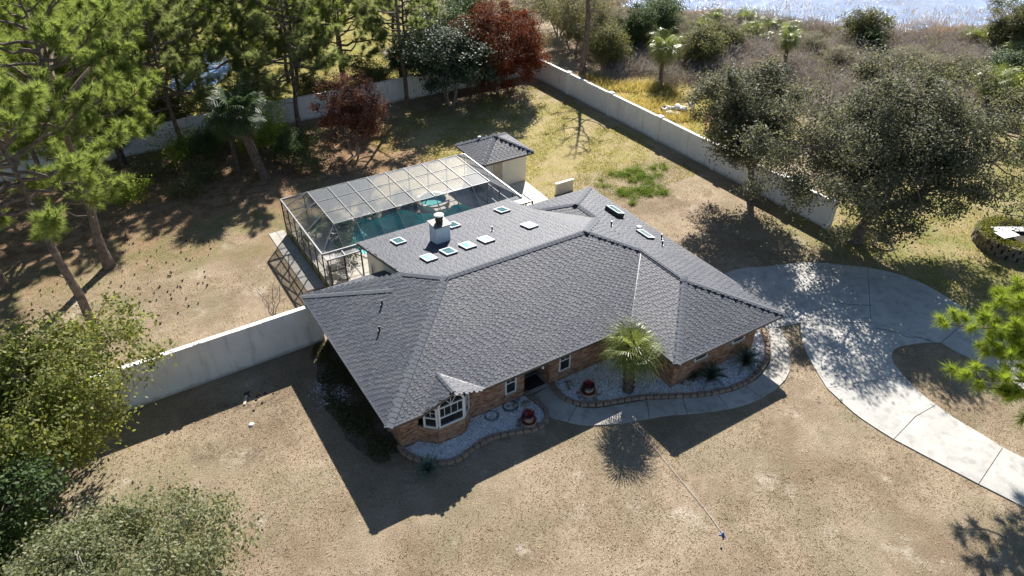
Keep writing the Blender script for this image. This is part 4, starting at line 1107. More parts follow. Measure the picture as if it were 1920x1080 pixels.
rock((9.15, -10.25), .05, 'dark lump lying on the lawn below the blue sprinkler', 'black_plastic', 'clod', seed=5)
# valve pipe by the west wall
a = Acc(); x, y = (0.32, 10.20); tube(a, [(x, y, 0), (x, y, .75)], .045, 8); tube(a, [(x - .16, y, .5), (x + .1, y, .5)], .04, 8); tag(a.build('standpipe', simple('standpipe', (.62, .68, .72), None, 4, .5)), 'pale standpipe with side branch where the stucco wall meets the house', 'pipe')
# downspout
# stump debris
a = Acc(); x, y = (-4.28, 7.48); bar(a, (x - .1, y - .25, .03), (x + .15, y + .3, .06), .12, .04); tag(a.build('plank', M['wood_board']), 'short weathered plank lying on the lawn near the stucco wall', 'plank')
M['soil'] = simple('soil', (.055, .04, .03), (.03, .025, .02), 9, .98)
for k in range(9):
    q = np.array((-3.89, 7.24)) + R0.normal(size=2) * (.35, .35); rock(q, R0.uniform(.05, .13), 'dark clod of dug soil beside the weathered plank', 'soil', 'clod', 'dug clods by the plank', .5, 60 + k)
rock((-4.45, 5.76), .13, 'pale broken rock lying on the lawn below the plank', 'white_rock', 'rock', None, .5, 91)
for k, q in enumerate(((-5.83, 9.79), (-5.51, 9.37), (-5.30, 9.47))):
    rock((q[0], 9.7, 2.40), .1, 'pale rock resting on top of the tall stucco wall', 'white_rock', 'rock', 'rocks on the wall', .6, 80 + k)
# beyond the east wall: rubble, play things, boards, hoop
rb = empty('rubble_pile', (*(39.15, 24.27), 0)); tag(rb, 'heap of grey and white concrete lumps beyond the east wall', 'rubble')
g = np.random.default_rng(8)
for k in range(11):
    an = g.uniform(0, 6.28); rr = g.uniform(.1, 1.0); rock((rr * math.cos(an) * 1.2, rr * math.sin(an), .0 if rr > .5 else .3), g.uniform(.22, .4), None, 'white_rock', 'lump', None, g.uniform(.5, .9), 120 + k, rb)
a = Acc(); box(a, .9, 1.7, -.3, -.05, .55, .7); box(a, 1.5, 1.7, -.3, -.05, 0, .548); a.build('block', M['white_rock'], rb)
a = Acc(); S = np.linspace(0, 2 * np.pi, 18); tube(a, np.stack([-.6 + .42 * np.cos(S), .9 + .42 * np.sin(S), .2 + 0 * S], 1), .14, 8); a.build('tyre', M['black_plastic'], rb)
M['pink'] = simple('pink', (.6, .12, .25), (.7, .3, .4), 5, .5)
pt_ = empty('play_slide', (*(39.30, 19.20), 0), -.1); tag(pt_, 'pink and white plastic play slide half hidden by the oak crown', 'play slide')
a = Acc()
for x0 in (-.8, .2): bar(a, (x0, .4, 0), (x0, .4, 1.0), .08, .08); bar(a, (x0, 1.0, 0), (x0, 1.0, 1.0), .08, .08)
a.build('leg', M['pink'], pt_)
a = Acc(); box(a, -.9, .3, .3, 1.1, 1.002, 1.08); box(a, -.9, -.82, .3, 1.1, 1.082, 1.4); a.build('platform', M['pink'], pt_)
a = Acc(); bar(a, (.32, .7, 1.05), (1.9, .5, .25), .55, .06); bar(a, (.32, .98, 1.12), (1.9, .78, .32), .06, .16); bar(a, (.32, .42, 1.12), (1.9, .22, .32), .06, .16); a.build('chute', M['white_paint'], pt_)
a = Acc(); S = np.linspace(0, 2 * np.pi, 40); x, y = (34.55, 0.25); tube(a, np.stack([x + .62 * np.cos(S), y + .62 * np.sin(S), .05 + 0 * S], 1), .035, 6, False); tag(a.build('hoop', M['black_plastic']), 'thin black hoop lying flat on the grass right of the big oak', 'hoop')
M['dark_stone'] = simple('dark_stone', (.17, .145, .11), (.09, .08, .06), 5, .9, .6, 25, island=.3)
bx, by = (41.75, -4.05)
pl = empty('raised_planter', (bx, by, 0), -.35); tag(pl, 'round stone raised planter with low green edge near the oak', 'planter')
g = np.random.default_rng(5)
for r_ in range(3):
    for k in range(22):
        an = k * 2 * np.pi / 22 + r_ * .14; a = Acc(); c_, s_ = math.cos(an), math.sin(an); R_ = 2.05
        d = np.array((-s_, c_)); o_ = np.array((c_, s_)); m = o_ * R_; L = .28 * g.uniform(.85, 1)
        prism(a, [m - d * L - o_ * .16, m + d * L - o_ * .16, m + d * L + o_ * (.16 + g.uniform(-.03, .03)), m - d * L + o_ * (.16 + g.uniform(-.03, .03))], r_ * .3 + .002, r_ * .3 + .29); a.build('stone', M['dark_stone'], pl)
a = Acc(); lathe(a, [(1.92, 0), (1.92, .8), (0.01, .84)], (0, 0, 0), 22); a.build('soil', M['soil'], pl)
M['yellow_cover'] = leaf_mat('yellow_cover', [(.12, .13, .02), (.2, .2, .03), (.08, .1, .02), (.26, .24, .05)], .5, .35)
a = Acc(); an = g.uniform(0, 6.28, 5200); rr = g.normal(1.75, .3, 5200); leaves(a, np.stack([rr * np.cos(an), rr * np.sin(an), .88 + .2 * g.random(5200)], 1), .11, g); o = a.build('green_edge', M['yellow_cover'], pl); o['kind'] = 'stuff'
for k, (ox, oy, w_, l_, lb) in enumerate(((.35, .2, .55, 3.0, 'long white board lying across the round planter'), (-1.0, .1, .8, 1.3, 'short broad white board lying on the round planter'))):
    b_ = empty('board', (bx + ox, by + oy, .98 + .1 * k), -.55 + .3 * k); tag(b_, lb, 'board', 'white boards on the planter')
    for j in range(3):
        a = Acc(); box(a, -l_ / 2, l_ / 2, -w_ / 2 + j * w_ / 3 + .006, -w_ / 2 + (j + 1) * w_ / 3 - .006, 0, .05); a.build('plank', M['white_paint'], b_)
    a = Acc(); box(a, -l_ / 2 + .1, -l_ / 2 + .2, -w_ / 2, w_ / 2, -.06, -.002); box(a, l_ / 2 - .2, l_ / 2 - .1, -w_ / 2, w_ / 2, -.06, -.002); a.build('batten', M['white_paint'], b_)

# ------------------------------------------------------------------ trees
def bent(p, q, rng, k=6, amp=.08):
    """an uneven path from p to q"""
    p = np.array(p, float); q = np.array(q, float); L = np.linalg.norm(q - p); S = np.linspace(0, 1, k)
    off = np.cumsum(rng.normal(size=(k, 3)), 0) * amp * L / k; off -= off[0] + (off[-1] - off[0]) * S[:, None]
    return p + (q - p) * S[:, None] + off

def crown_points(n, c, r, rng, shell=2.2, lump=.22, bottom=-.75, top=1.0):
    """points filling an uneven ellipsoid"""
    out = []; k1, k2 = rng.normal(size=(2, 3)) * 2.6
    while len(out) < n:
        d = unit(rng.normal(size=3)); f = rng.random() ** (1 / shell)
        s = 1 + lump * (math.sin(d @ k1 + 1) + math.sin(d @ k2 * 1.3 + 2)) * .7
        p = d * f * s
        if p[2] < bottom or p[2] > top: continue
        out.append(p * r)
    return np.array(out) + c

def broadleaf(name, base, h, r, label, cat, leafmat, barkmat, seed, n_clusters=150, n_leaves=26000, leaf=.12, spread=.42, trunk_r=.25, fork=.28, group=None,
              squash=(1, 1), off=(0, 0), shell=2.2, bottom=-.7, limbs=7, drop=0, aspect=.55, stems=1, twig=.02, cz=None, rz=None, lump=.22):
    g = np.random.default_rng(seed); root = empty(name, (base[0], base[1], 0)); tag(root, label, cat, group)
    rz = rz or h * .5 * (1 - fork * .35); cz = cz or h - rz
    c = np.array((off[0], off[1], cz))
    CP = crown_points(n_clusters, c, np.array((r * squash[0], r * squash[1], rz)), g, shell, lump, bottom)
    ta = Acc(); fk = h * fork; nodes = []; radii = []
    for s in range(stems):
        an = s * 2 * np.pi / max(1, stems) + g.uniform(0, 1); b0 = np.array((0, 0, -.1)) if stems == 1 else np.array((.25 * math.cos(an), .25 * math.sin(an), -.1))
        ft = np.array((off[0] * .25 + g.normal() * .1, off[1] * .25 + g.normal() * .1, fk)) + (0 if stems == 1 else np.array((math.cos(an), math.sin(an), 0)) * r * .22)
        tp = bent(b0, ft, g, 7, .10); rr = np.linspace(trunk_r, trunk_r * .72, 7); rr[0] *= 1.45; rr[1] *= 1.1
        tube(ta, tp, rr, 9)
        nl = max(2, limbs // stems)
        for k in range(nl):
            a_ = (k + g.uniform(-.25, .25)) * 2 * np.pi / nl + s; tgt = c + np.array((math.cos(a_) * r * squash[0] * .68, math.sin(a_) * r * squash[1] * .68, rz * g.uniform(-.25, .6)))
            if k == 0: tgt = c + np.array((0, 0, rz * .75))
            st = tp[-1] if k % 2 == 0 else tp[-2]
            P = bent(st, tgt, g, 8, .28); P[1:-1, 2] += .10 * r * np.sin(np.linspace(0, np.pi, 8))[1:-1]
            R = np.linspace(trunk_r * .55, trunk_r * .12, 8); tube(ta, P, R, 7)
            nodes += list(P[2:]); radii += list(R[2:])
    nodes = np.array(nodes); radii = np.array(radii)
    for p in CP:
        d = np.linalg.norm(nodes - p, axis=1) + .35 * np.maximum(0, nodes[:, 2] - p[2]); i = int(np.argmin(d))
        P = bent(nodes[i], p, g, 5, .22); tube(ta, P, np.linspace(min(radii[i] * .6, .05 + twig), twig * .5, 5), 4, False)
    ta.build('trunk', barkmat, root)
    w = g.uniform(.4, 1.6, n_clusters); idx = g.choice(n_clusters, n_leaves, p=w / w.sum())
    C_ = CP[idx] + g.normal(size=(n_leaves, 3)) * spread * g.uniform(.6, 1.3, n_clusters)[idx][:, None] * (1, 1, .75)
    C_[:, 2] -= drop * g.random(n_leaves)
    fa = Acc(); leaves(fa, C_, leaf, g, aspect, .35, unit(C_ - c) * .5); fa.build('crown', leafmat, root)
    return root

def pine(base, h, label, seed, crown=.45, r=3.6, lean=(0, 0), n_br=26, tufts=3, needle=.36, trunk_r=.24, leafmat=None, group='pines', per=64, dead=4, dirs=None, flat=1.0, wd=.022, targets=None):
    g = np.random.default_rng(seed); root = empty('pine_tree', (base[0], base[1], 0)); tag(root, label, 'pine tree', group)
    top = np.array((lean[0], lean[1], h)); TP = bent((0, 0, -.1), top, g, 14, .05); TR = np.linspace(trunk_r, .045, 14); TR[0] *= 1.35
    ta = Acc(); tube(ta, TP, TR, 10); tips = []; ax = []
    hs = np.linspace(h * (1 - crown), h * .985, n_br)
    for k, z in enumerate(hs):
        s = (z - hs[0]) / (hs[-1] - hs[0]); t_ = z / h * 13; i = min(12, int(t_)); b = TP[i] + (TP[i + 1] - TP[i]) * (t_ - i)
        prof = (.55 + .6 * math.sin(math.pi * min(1, .25 + s * .8))) * (1 - .55 * s ** 2.2)
        a_ = k * 2.4 + g.uniform(-.5, .5) if dirs is None else dirs[k % len(dirs)] + g.uniform(-.25, .25)
        L = r * prof * g.uniform(.7, 1.2); up = L * g.uniform(.1, .45) * flat + s * L * .5
        q = b + np.array((math.cos(a_) * L, math.sin(a_) * L, up)); P = bent(b, q, g, 8, .22); P[:, 2] -= np.sin(np.linspace(0, np.pi, 8)) * L * .10
        if targets is not None and k < len(targets):
            q = np.array(targets[k], float) - (base[0], base[1], 0); b = TP[min(12, max(4, int(q[2] / h * 13) - 1))]; L = np.linalg.norm(q - b); P = bent(b, q, g, 8, .2)
        R = np.linspace(.03 + .017 * L, .014, 8); tube(ta, P, R, 5)
        for j in range(int(tufts * L) + 2):
            f_ = g.uniform(.38, 1.0) ** .8; m_ = min(6, int(f_ * 7)); p0 = P[m_] + (P[m_ + 1] - P[m_]) * (f_ * 7 - m_)
            dd = unit(unit(q - b) + g.normal(size=3) * .75 + (0, 0, .35)); l = g.uniform(.3, 1.0) * (.4 + .22 * L * (1.25 - f_))
            e = p0 + dd * l; tube(ta, bent(p0, e, g, 4, .2), np.linspace(.016, .008, 4), 4, False); tips.append(e); ax.append(dd)
            if g.random() < .65:
                p1 = p0 + dd * l * .55; d2 = unit(dd + g.normal(size=3) * .7 + (0, 0, .4)); e2 = p1 + d2 * l * .7; tube(ta, [p1, e2], [.011, .007], 3, False); tips.append(e2); ax.append(d2)
        tips.append(q); ax.append(unit(q - b))
    for k in range(dead):
        z = h * g.uniform(.2, max(.3, 1 - crown)); t_ = z / h * 13; i = int(t_); b = TP[i]; a_ = g.uniform(0, 6.28); L = g.uniform(.4, 1.6)
        e = b + np.array((math.cos(a_) * L, math.sin(a_) * L, g.uniform(-.1, .5) * L)); P = bent(b, e, g, 6, .3); tube(ta, P, np.linspace(.04, .01, 6), 5)
        if L > .8: tube(ta, bent(P[3], P[3] + g.normal(size=3) * .4, g, 4, .3), np.linspace(.018, .006, 4), 4)
    ta.build('trunk', M['bark'], root)
    tips = np.array(tips); ax = np.array(ax); n = len(tips)
    ii = np.repeat(np.arange(n), per); A = ax[ii]
    d = unit(g.normal(size=(n * per, 3)) * .75 + A * .75 + (0, 0, .12)); b = tips[ii] - A * g.uniform(0, .30, (n * per, 1))
    L = needle * g.uniform(.7, 1.15, (n * per, 1)) * g.uniform(.75, 1.2, n)[ii][:, None]
    fa = Acc(); blades(fa, b, b + d * L - np.array((0, 0, .15)) * L ** 2, wd, g); fa.build('crown', leafmat or M['needle'], root)
    return root

def fan_frond(L=.95, pet=.75, n=34, mat=None, droop=.55, seed=0, wd=.055):
    """one costapalmate palm leaf along +x, its stalk starting at the origin"""
    g = np.random.default_rng(seed); a = Acc()
    tube(a, [(0, 0, 0), (pet * .5, 0, .05), (pet, 0, .04)], [.022, .016, .012], 4, False)
    hub = np.array((pet, 0, .04)); A = np.linspace(-2.35, 2.35, n)
    for th in A:
        l = L * (1 - .22 * (abs(th) / 2.35) ** 2) * g.uniform(.9, 1.06); d = np.array((math.cos(th), math.sin(th), .12 - .10 * abs(th))); d = unit(d); s = np.array((-math.sin(th), math.cos(th), 0)) * wd
        b = hub + np.array((.25 * L * max(0, math.cos(th)), 0, .02)) * .6
        m1 = b + d * l * .55 - (0, 0, .06 * droop); m2 = b + d * l * .8 - np.array((0, 0, .20 * droop * l * g.uniform(.7, 1.3))); e = b + d * l * .96 - np.array((0, 0, .5 * droop * l * g.uniform(.6, 1.5)))
        a.addn([b - s * .25, b + s * .25, m1 + s * .6 + (0, 0, .015), m1 - s * .6 + (0, 0, .015), m2 + s * .36, m2 - s * .36, e], [(0, 1, 2, 3), (3, 2, 4, 5)]); a.f.append(np.array([[a.n - 2, a.n - 3, a.n - 1]]))
    return a.mesh('frond', mat)

def palm(base, h, label, seed, frond_meshes, n=30, s=1.0, lean=(0, 0), trunk_r=.2, skirt=0, group=None, lo=-.7, hi=1.25, boots=True, dead_mesh=None):
    g = np.random.default_rng(seed); root = empty('palm_tree', (base[0], base[1], 0)); tag(root, label, 'palm tree', group)
    P = np.linspace((0, 0, -.05), (lean[0], lean[1], h), 9); P[:, 0] += lean[0] * .15 * np.sin(np.linspace(0, np.pi, 9))
    R = np.full(9, trunk_r); R[0] *= 1.2; R[-1] *= .8
    a = Acc(); tube(a, P, R, 12)
    if boots:
        nb = int(h * 34)
        for k in range(nb):
            z = (k + .5) / nb; c_ = np.array([np.interp(z, np.linspace(0, 1, 9), P[:, i]) for i in range(3)]); an = k * 2.4; o_ = np.array((math.cos(an), math.sin(an), 0)); t_ = np.array((-o_[1], o_[0], 0))
            b = c_ + o_ * trunk_r * .9; w = .075
            a.addn([b - t_ * w, b + t_ * w, b + o_ * .085 + t_ * w * .6 + (0, 0, .2), b + o_ * .085 - t_ * w * .6 + (0, 0, .2), b + (0, 0, .16)], [(0, 1, 2, 3)]); a.f.append(np.array([(a.n - 3, a.n - 4, a.n - 1)])); a.f.append(np.array([(a.n - 2, a.n - 3, a.n - 1)]))
    a.build('trunk', M['palm_bark'], root)
    top = P[-1]
    for k in range(n + skirt):
        f_ = k / max(1, n - 1); el = hi - (hi - lo) * f_ ** .8 if k < n else g.uniform(-1.35, -1.0)
        m = Matrix.Translation(Vector(top)) @ Matrix.Rotation(k * 2.39996 + g.uniform(-.25, .25), 4, 'Z') @ Matrix.Rotation(-el + g.uniform(-.12, .12), 4, 'Y') @ Matrix.Rotation(g.uniform(-.4, .4), 4, 'X') @ Matrix.Scale(s * g.uniform(.85, 1.12), 4)
        link_mesh('frond' if k < n else 'dead_frond', frond_meshes[k % len(frond_meshes)] if k < n else dead_mesh, root, m)
    return root

M['needle'] = leaf_mat('needle', [(.125, .18, .04), (.185, .24, .062), (.26, .295, .105), (.15, .205, .055)], .5, .48, .35)
M['needle_dark'] = leaf_mat('needle_dark', [(.12, .165, .06), (.185, .22, .09), (.26, .28, .14), (.15, .19, .08)], .5, .48, .35)
M['needle_lime'] = leaf_mat('needle_lime', [(.14, .21, .02), (.20, .27, .035), (.27, .32, .06), (.17, .23, .03)], .5, .44, .35)
M['oak_leaf'] = leaf_mat('oak_leaf', [(.062, .07, .042), (.105, .112, .07), (.155, .158, .105), (.082, .088, .054), (.20, .20, .15)], .4, .34, .4)
M['yellow_oak'] = leaf_mat('yellow_oak', [(.095, .125, .024), (.155, .185, .04), (.235, .245, .07), (.125, .15, .03), (.29, .27, .10)], .38, .42, .5)
M['grey_oak'] = leaf_mat('grey_oak', [(.10, .12, .055), (.165, .185, .09), (.24, .25, .13), (.13, .15, .07), (.34, .33, .22)], .38, .38, .55)
M['magnolia'] = leaf_mat('magnolia', [(.03, .045, .022), (.05, .07, .034), (.08, .10, .055), (.036, .055, .028)], .38, .10, .5)
M['rust_leaf'] = leaf_mat('rust_leaf', [(.075, .014, .007), (.13, .03, .011), (.19, .052, .016), (.095, .02, .008)], .6, .2, .25)
M['rust_dark'] = leaf_mat('rust_dark', [(.075, .03, .02), (.12, .047, .03), (.17, .07, .042), (.095, .037, .024)], .6, .22, .25)
M['willow'] = leaf_mat('willow', [(.11, .11, .06), (.17, .165, .09), (.25, .235, .14), (.13, .13, .08), (.3, .28, .13)], .45, .3, .4)
M['bush'] = leaf_mat('bush', [(.03, .06, .018), (.05, .09, .024), (.08, .12, .035), (.04, .07, .02)], .42, .28, .45)
M['olive_bush'] = leaf_mat('olive_bush', [(.08, .09, .035), (.13, .14, .05), (.19, .18, .08), (.1, .1, .045)], .45, .3, .45)
M['frond_green'] = leaf_mat('frond_green', [(.12, .15, .03), (.18, .20, .045), (.21, .24, .08), (.12, .17, .035), (.36, .34, .18)], .2, .30, .9)
M['frond_dark'] = leaf_mat('frond_dark', [(.03, .06, .02), (.055, .09, .03), (.08, .115, .045), (.04, .075, .025)], .32, .22, .6)
M['frond_dead'] = leaf_mat('frond_dead', [(.2, .15, .09), (.3, .23, .15), (.15, .11, .07)], .7, .2, .2)

# palms
fg = [fan_frond(1.0, .72, 30, M['frond_green'], 1.0 + .3 * s, s, .036) for s in range(4)]
fd = [fan_frond(1.0, .9, 30, M['frond_dark'], .7, s, .055) for s in range(3)]
fdead = fan_frond(.9, .8, 22, M['frond_dead'], 1.4, 9, .04)
palm((11.75, -1.56), 2.6, 'fan palm with thick ringed trunk in white gravel before the brick wall', 21, fg, 30, .92, (-.15, .05), .24, 0, None, -.42, 1.3, True, fg[0])
palm((3.45, 30.2), 5.2, 'tall leaning fan palm with stout fibrous trunk nearest the cage corner', 22, fd, 30, 1.15, (-.9, .6), .36, 8, 'dark fan palms by the back wall', -.8, 1.2, True, fdead)
palm((2.0, 32.6), 4.2, 'slimmer dark fan palm just behind the stout leaning palm', 23, fd, 24, 1.05, (.1, .3), .2, 4, 'dark fan palms by the back wall', -.8, 1.2, True, fdead)
palm((-5.2, 38.2), 3.0, 'fan palm with drooping skirt against the back wall under the pines', 24, fd, 26, 1.05, (0, 0), .24, 10, 'dark fan palms by the back wall', -.9, 1.2, True, fdead)
palm((20.0, 41.8), 3.4, 'dark fan palm behind the back wall between pine and magnolia', 25, fd, 24, 1.05, (0, 0), .22, 8, 'dark fan palms by the back wall', -.9, 1.2, True, fdead)
for i, (xy, h, s, lb) in enumerate((((43.73, 31.73), 3.4, 1.15, 'full green palm standing in the brush beyond the wall corner'), ((64.34, 10.22), 2.6, 1.2, 'broad sunlit palm on the edge of the brush right of the oaks'),
        ((57.51, 27.88), 3.2, .9, 'palm with dark dead skirt on the brush slope above the oaks'), ((70.88, 27.17), 1.0, 1.0, 'low palm alone in the purple brush near the lake'))):
    palm(xy, h, lb, 30 + i, fg if i != 3 else fd, 26, s, (0, 0), .2, 8, 'palms in the lakeside brush', -.8, 1.2, False, fdead)
# palmetto clumps: stemless
def palmetto(xy, s, label, seed, n=18):
    g = np.random.default_rng(seed); r = empty('palmetto', (*xy, 0)); tag(r, label, 'palmetto', 'palmettos in the lakeside brush')
    for k in range(n):
        m = Matrix.Translation((g.normal() * .3 * s, g.normal() * .3 * s, .1)) @ Matrix.Rotation(k * 2.4, 4, 'Z') @ Matrix.Rotation(-g.uniform(.3, 1.3), 4, 'Y') @ Matrix.Scale(s * g.uniform(.8, 1.2), 4)
        link_mesh('frond', fg[k % 4], r, m)
PL = ['palmetto clump nearest the lake above the oak with upright crown', 'palmetto clump just below the one nearest the lake', 'middle palmetto of the row behind the oaks', 'palmetto beside the palm with the dead skirt', 'front palmetto of the row behind the oaks', 'palmetto among shrubs right of the dense shrub tree', 'small palmetto on the shore right of the shrubs', 'palmetto behind the broad sunlit palm', 'palmetto by the olive tree at the lake edge', 'palmetto at the far right end of the brush', 'small palmetto left of the olive tree at the lake edge']
for i, (q, s) in enumerate((((67.64, 42.69), 1.0), ((64.02, 38.25), .9), ((66.90, 38.15), .9), ((68.60, 37.16), .9), ((63.43, 36.31), .9), ((59.52, 42.43), 1.0), ((64.38, 44.57), .8), ((84.90, 21.36), 1.1), ((91.05, 21.53), 1.1), ((82.21, 17.19), 1.1), ((84.86, 22.60), .9))):
    palmetto(q, s * 1.15, PL[i], 50 + i)

# pines of the west side
pine((-9.59, 15.60), 13.6, 'nearest leaning pine with bare lower trunk and dead side limb before the back lawn', 101, .42, 4.9, (-.6, .9), 30, 5.6, .37, .26, None, 'tall pines on the west side', 80, 7)
pine((-8.12, 23.38), 15.8, 'tall straight pine with thick trunk rising from the middle of the west lawn', 102, .46, 5.6, (.4, .6), 34, 5.4, .37, .30, None, 'tall pines on the west side', 80, 5)
def copy_tree_to(o, base, rz, sc, label, group):
    r = o.copy(); col.objects.link(r); r.location = (base[0], base[1], 0); r.rotation_euler = (0, 0, rz); r.scale = (sc, sc, sc); tag(r, label, o['category'], group)
    for ch_ in [x for x in bpy.data.objects if x.parent == o]:
        c_ = ch_.copy(); col.objects.link(c_); c_.parent = r
    return r
WOOD = 'pines in the wood behind the lawn'
WEST = [((-13.5, 24), 14.5, 0, 'pine with pale yellow green crown at the far west edge of the lawn'), ((-7.5, 33.5), 14.0, 1, 'bushy yellow green pine in front of the back wall west of the palms'),
        ((-15.5, 33), 15.0, 2, 'pine behind the two tall lawn pines near the west edge'), ((-3.2, 44), 13.4, 1, 'round crowned pine beyond the back wall between lawn pine and pond'),
        ((-11, 44), 14.5, 0, 'dense pine beyond the back wall at the far west'), ((6.4, 43.2), 14.0, 3, 'open crowned pine beyond the wall above the stout palm'),
        ((8.8, 38.7), 13.4, 3, 'dark trunked pine touching the back wall left of the small rust tree'), ((14.6, 43.2), 12.6, 4, 'blue green pine beyond the wall behind the small rust tree'),
        ((18.7, 38.2), 14.6, 5, 'straight dark pine standing between the small rust tree and the dark magnolia'), ((-19, 40), 15.0, 2, 'pine at the extreme west behind the wall'),
        ((-17, 53), 15.0, 0, 'far pine west of the pond'), ((-8, 55), 14.0, 1, 'far pine just west of the pond'), ((11.5, 50), 12.5, 3, 'far pine on the golden field behind the wall'),
        ((-21, 29), 14.0, 2, 'pine mostly cut by the picture edge beside the west lawn'), ((1.5, 66), 13.5, 3, 'distant pine behind the pond'), ((23, 50), 12.5, 4, 'distant pine behind the magnolia'), ((-3, 74), 13.5, 0, 'distant pine far behind the pond'),
        ((8, 74), 13.0, 3, 'distant pine right of the pond on the far field'), ((-12, 68), 14.0, 1, 'distant pine far to the west behind the wood'), ((3.2, 50.0), 13.0, 2, 'middle distance pine just before the pond'), ((-10.5, 37.2), 13.5, 0, 'pine right against the back wall near its west end'),
        ((-6.5, 64), 14.0, 2, 'distant pine directly behind the round crowned pine'), ((18, 60), 12.0, 3, 'distant pine on the golden field right of the far pine'), ((-.8, 38.2), 13.0, 3, 'dark crowned pine in front of the back wall beside the feathery shrub'),
        ((0.6, 43.0), 13.6, 0, 'pine just over the back wall right of the round crowned pine'), ((-14.5, 47.5), 15.0, 1, 'pine in the dense western wood two rows behind the wall'), ((-7.4, 48.5), 14.2, 3, 'dark pine behind the round crowned pine'), ((-1.6, 58.5), 14.0, 1, 'pine at the near edge of the pond'),
        ((5.2, 57.5), 12.2, 4, 'slender pine at the right rim of the pond'), ((10.6, 43.8), 13.2, 0, 'yellow green pine over the wall right of the open crowned pine'), ((-13, 60), 15.0, 3, 'pine deep in the western wood'), ((16.5, 48.0), 12.4, 2, 'spreading pine behind the blue green pine'),
        ((-20, 62), 15.5, 2, 'pine at the far western corner of the wood'), ((-4.6, 69), 14.0, 3, 'dark pine in the last row of the wood'), ((14, 66), 13.0, 1, 'bushy pine at the back of the golden field'), ((21.5, 44.0), 11.0, 4, 'slender pine over the wall left of the magnolia')]
PP = [dict(crown=.66, r=5.0, n_br=38, mk='needle'), dict(crown=.7, r=4.8, n_br=38, mk='needle'), dict(crown=.6, r=5.0, n_br=36, mk='needle'), dict(crown=.72, r=4.6, n_br=38, mk='needle_dark'), dict(crown=.70, r=4.0, n_br=36, mk='needle_dark'), dict(crown=.55, r=2.9, n_br=18, mk='needle_dark')]
proto = {}
for i, (b, h, k, lb) in enumerate(WEST):
    q = PP[k]
    if k not in proto:
        proto[k] = (pine(b, h, lb, 110 + k, q['crown'], q['r'], (R0.normal() * .3, R0.normal() * .3), q['n_br'], 4.2 if k != 5 else 3.0, .46, .21, M[q['mk']], WOOD, 78, 4), h)
    else:
        copy_tree_to(proto[k][0], b, R0.uniform(0, 6.28), h / proto[k][1], lb, WOOD)
# the lawn pine by the east edge of the drive
pine((27.3, -14.6), 8.6, 'lime green pine reaching a branch over the driveway from beyond its right edge', 140, .62, 4.0, (.2, -.2), 20, 2.2, .5, .2, M['needle_lime'], None, 130, 2, (2.35, 2.75, 3.1, 3.5, 2.0, 4.4), .5, .02,
     [(*(22.11, -9.36), 5.2), (*(20.75, -11.31), 4.4), (*(25.98, -9.57), 5.6), (*(22.48, -10.99), 5.0), (*(27.78, -9.42), 5.6), (*(20.90, -12.08), 4.2), (*(23.43, -11.27), 5.8)])
# small green pine sapling by the palms
for b, h, s_, lb in (((5.9, 31.6), 3.2, 1, 'dark green bushy shrub between the stout palm and the small rust tree'), ((.3, 35.6), 3.0, 2, 'feathery green shrub left of the palms before the wall'), ((4.9, 33.2), 5.6, 3, 'lime green leafy crown touching the stout palm')):
    broadleaf('shrub', b, h, 1.7, lb, 'shrub', M['bush'] if s_ != 3 else M['needle_lime'], M['oak_bark'], 150 + s_, 70, 9000, .10, .32, .06, .15, 'shrubs under the palms', limbs=5, stems=2)
UND = [((-1.5, 36.2), 1.5), ((-3.6, 34.4), 1.3), ((1.2, 36.9), 1.4), ((4.2, 35.4), 1.3), ((6.8, 29.4), 1.2), ((-.4, 32.2), 1.1), ((-5.5, 31.5), 1.2), ((7.6, 33.6), 1.4), ((-2.2, 30.6), .9), ((3.0, 37.6), 1.4)]
UL = ['tallest undergrowth shrub against the wall left of the palms', 'leafy undergrowth shrub beside the skirted fan palm', 'undergrowth shrub at the wall directly behind the slim palm', 'undergrowth shrub behind the stout leaning palm', 'low shrub on the litter nearest the back corner of the pool cage', 'low yellowish shrub on the litter just left of the slim palm', 'undergrowth shrub under the pine at the left end of the litter', 'undergrowth shrub left of the small rust tree', 'smallest shrub at the front edge of the brown litter', 'bright undergrowth shrub at the wall right of the palms']
for i, (b, h) in enumerate(UND):
    h *= 1.45; broadleaf('shrub', b, h, h * .85, UL[i], 'shrub', M['olive_bush'] if i % 3 else M['needle_lime'], M['pale_bark'], 170 + i, 36, 2600, .13, .30, .025, .1, 'undergrowth along the back wall', limbs=4, stems=2)

# leafy understorey behind the wall
BW = [((-9.5, 41.6), 4.2, 'leafy undergrowth tree over the wall at its west end'), ((-5.0, 41.4), 3.8, 'leafy undergrowth tree over the wall above the skirted fan palm'), ((-1.0, 42.2), 4.4, 'tall undergrowth tree over the wall beside the round crowned pine'), ((3.0, 41.5), 3.6, 'undergrowth tree over the wall left of the slim palm'),
      ((6.2, 41.8), 4.2, 'undergrowth tree over the wall behind the stout palm'), ((11.5, 41.6), 3.2, 'low undergrowth tree over the wall right of the dark trunked pine'), ((16.8, 42.0), 3.6, 'undergrowth tree over the wall left of the dark pine'), ((-14, 42), 4.6, 'undergrowth tree over the wall at the picture edge')]
bp = None
for i, (b, h, lb) in enumerate(BW):
    if bp is None: bp = broadleaf('shrub', b, h, 2.3, lb, 'shrub', M['olive_bush'], M['oak_bark'], 190, 90, 13000, .17, .4, .08, .15, 'understorey behind the wall', limbs=6, stems=2, bottom=-.95, cz=2.2, rz=2.0)
    else: c_ = copy_tree_to(bp, b, R0.uniform(0, 6.28), h / 4.2, lb, 'understorey behind the wall')
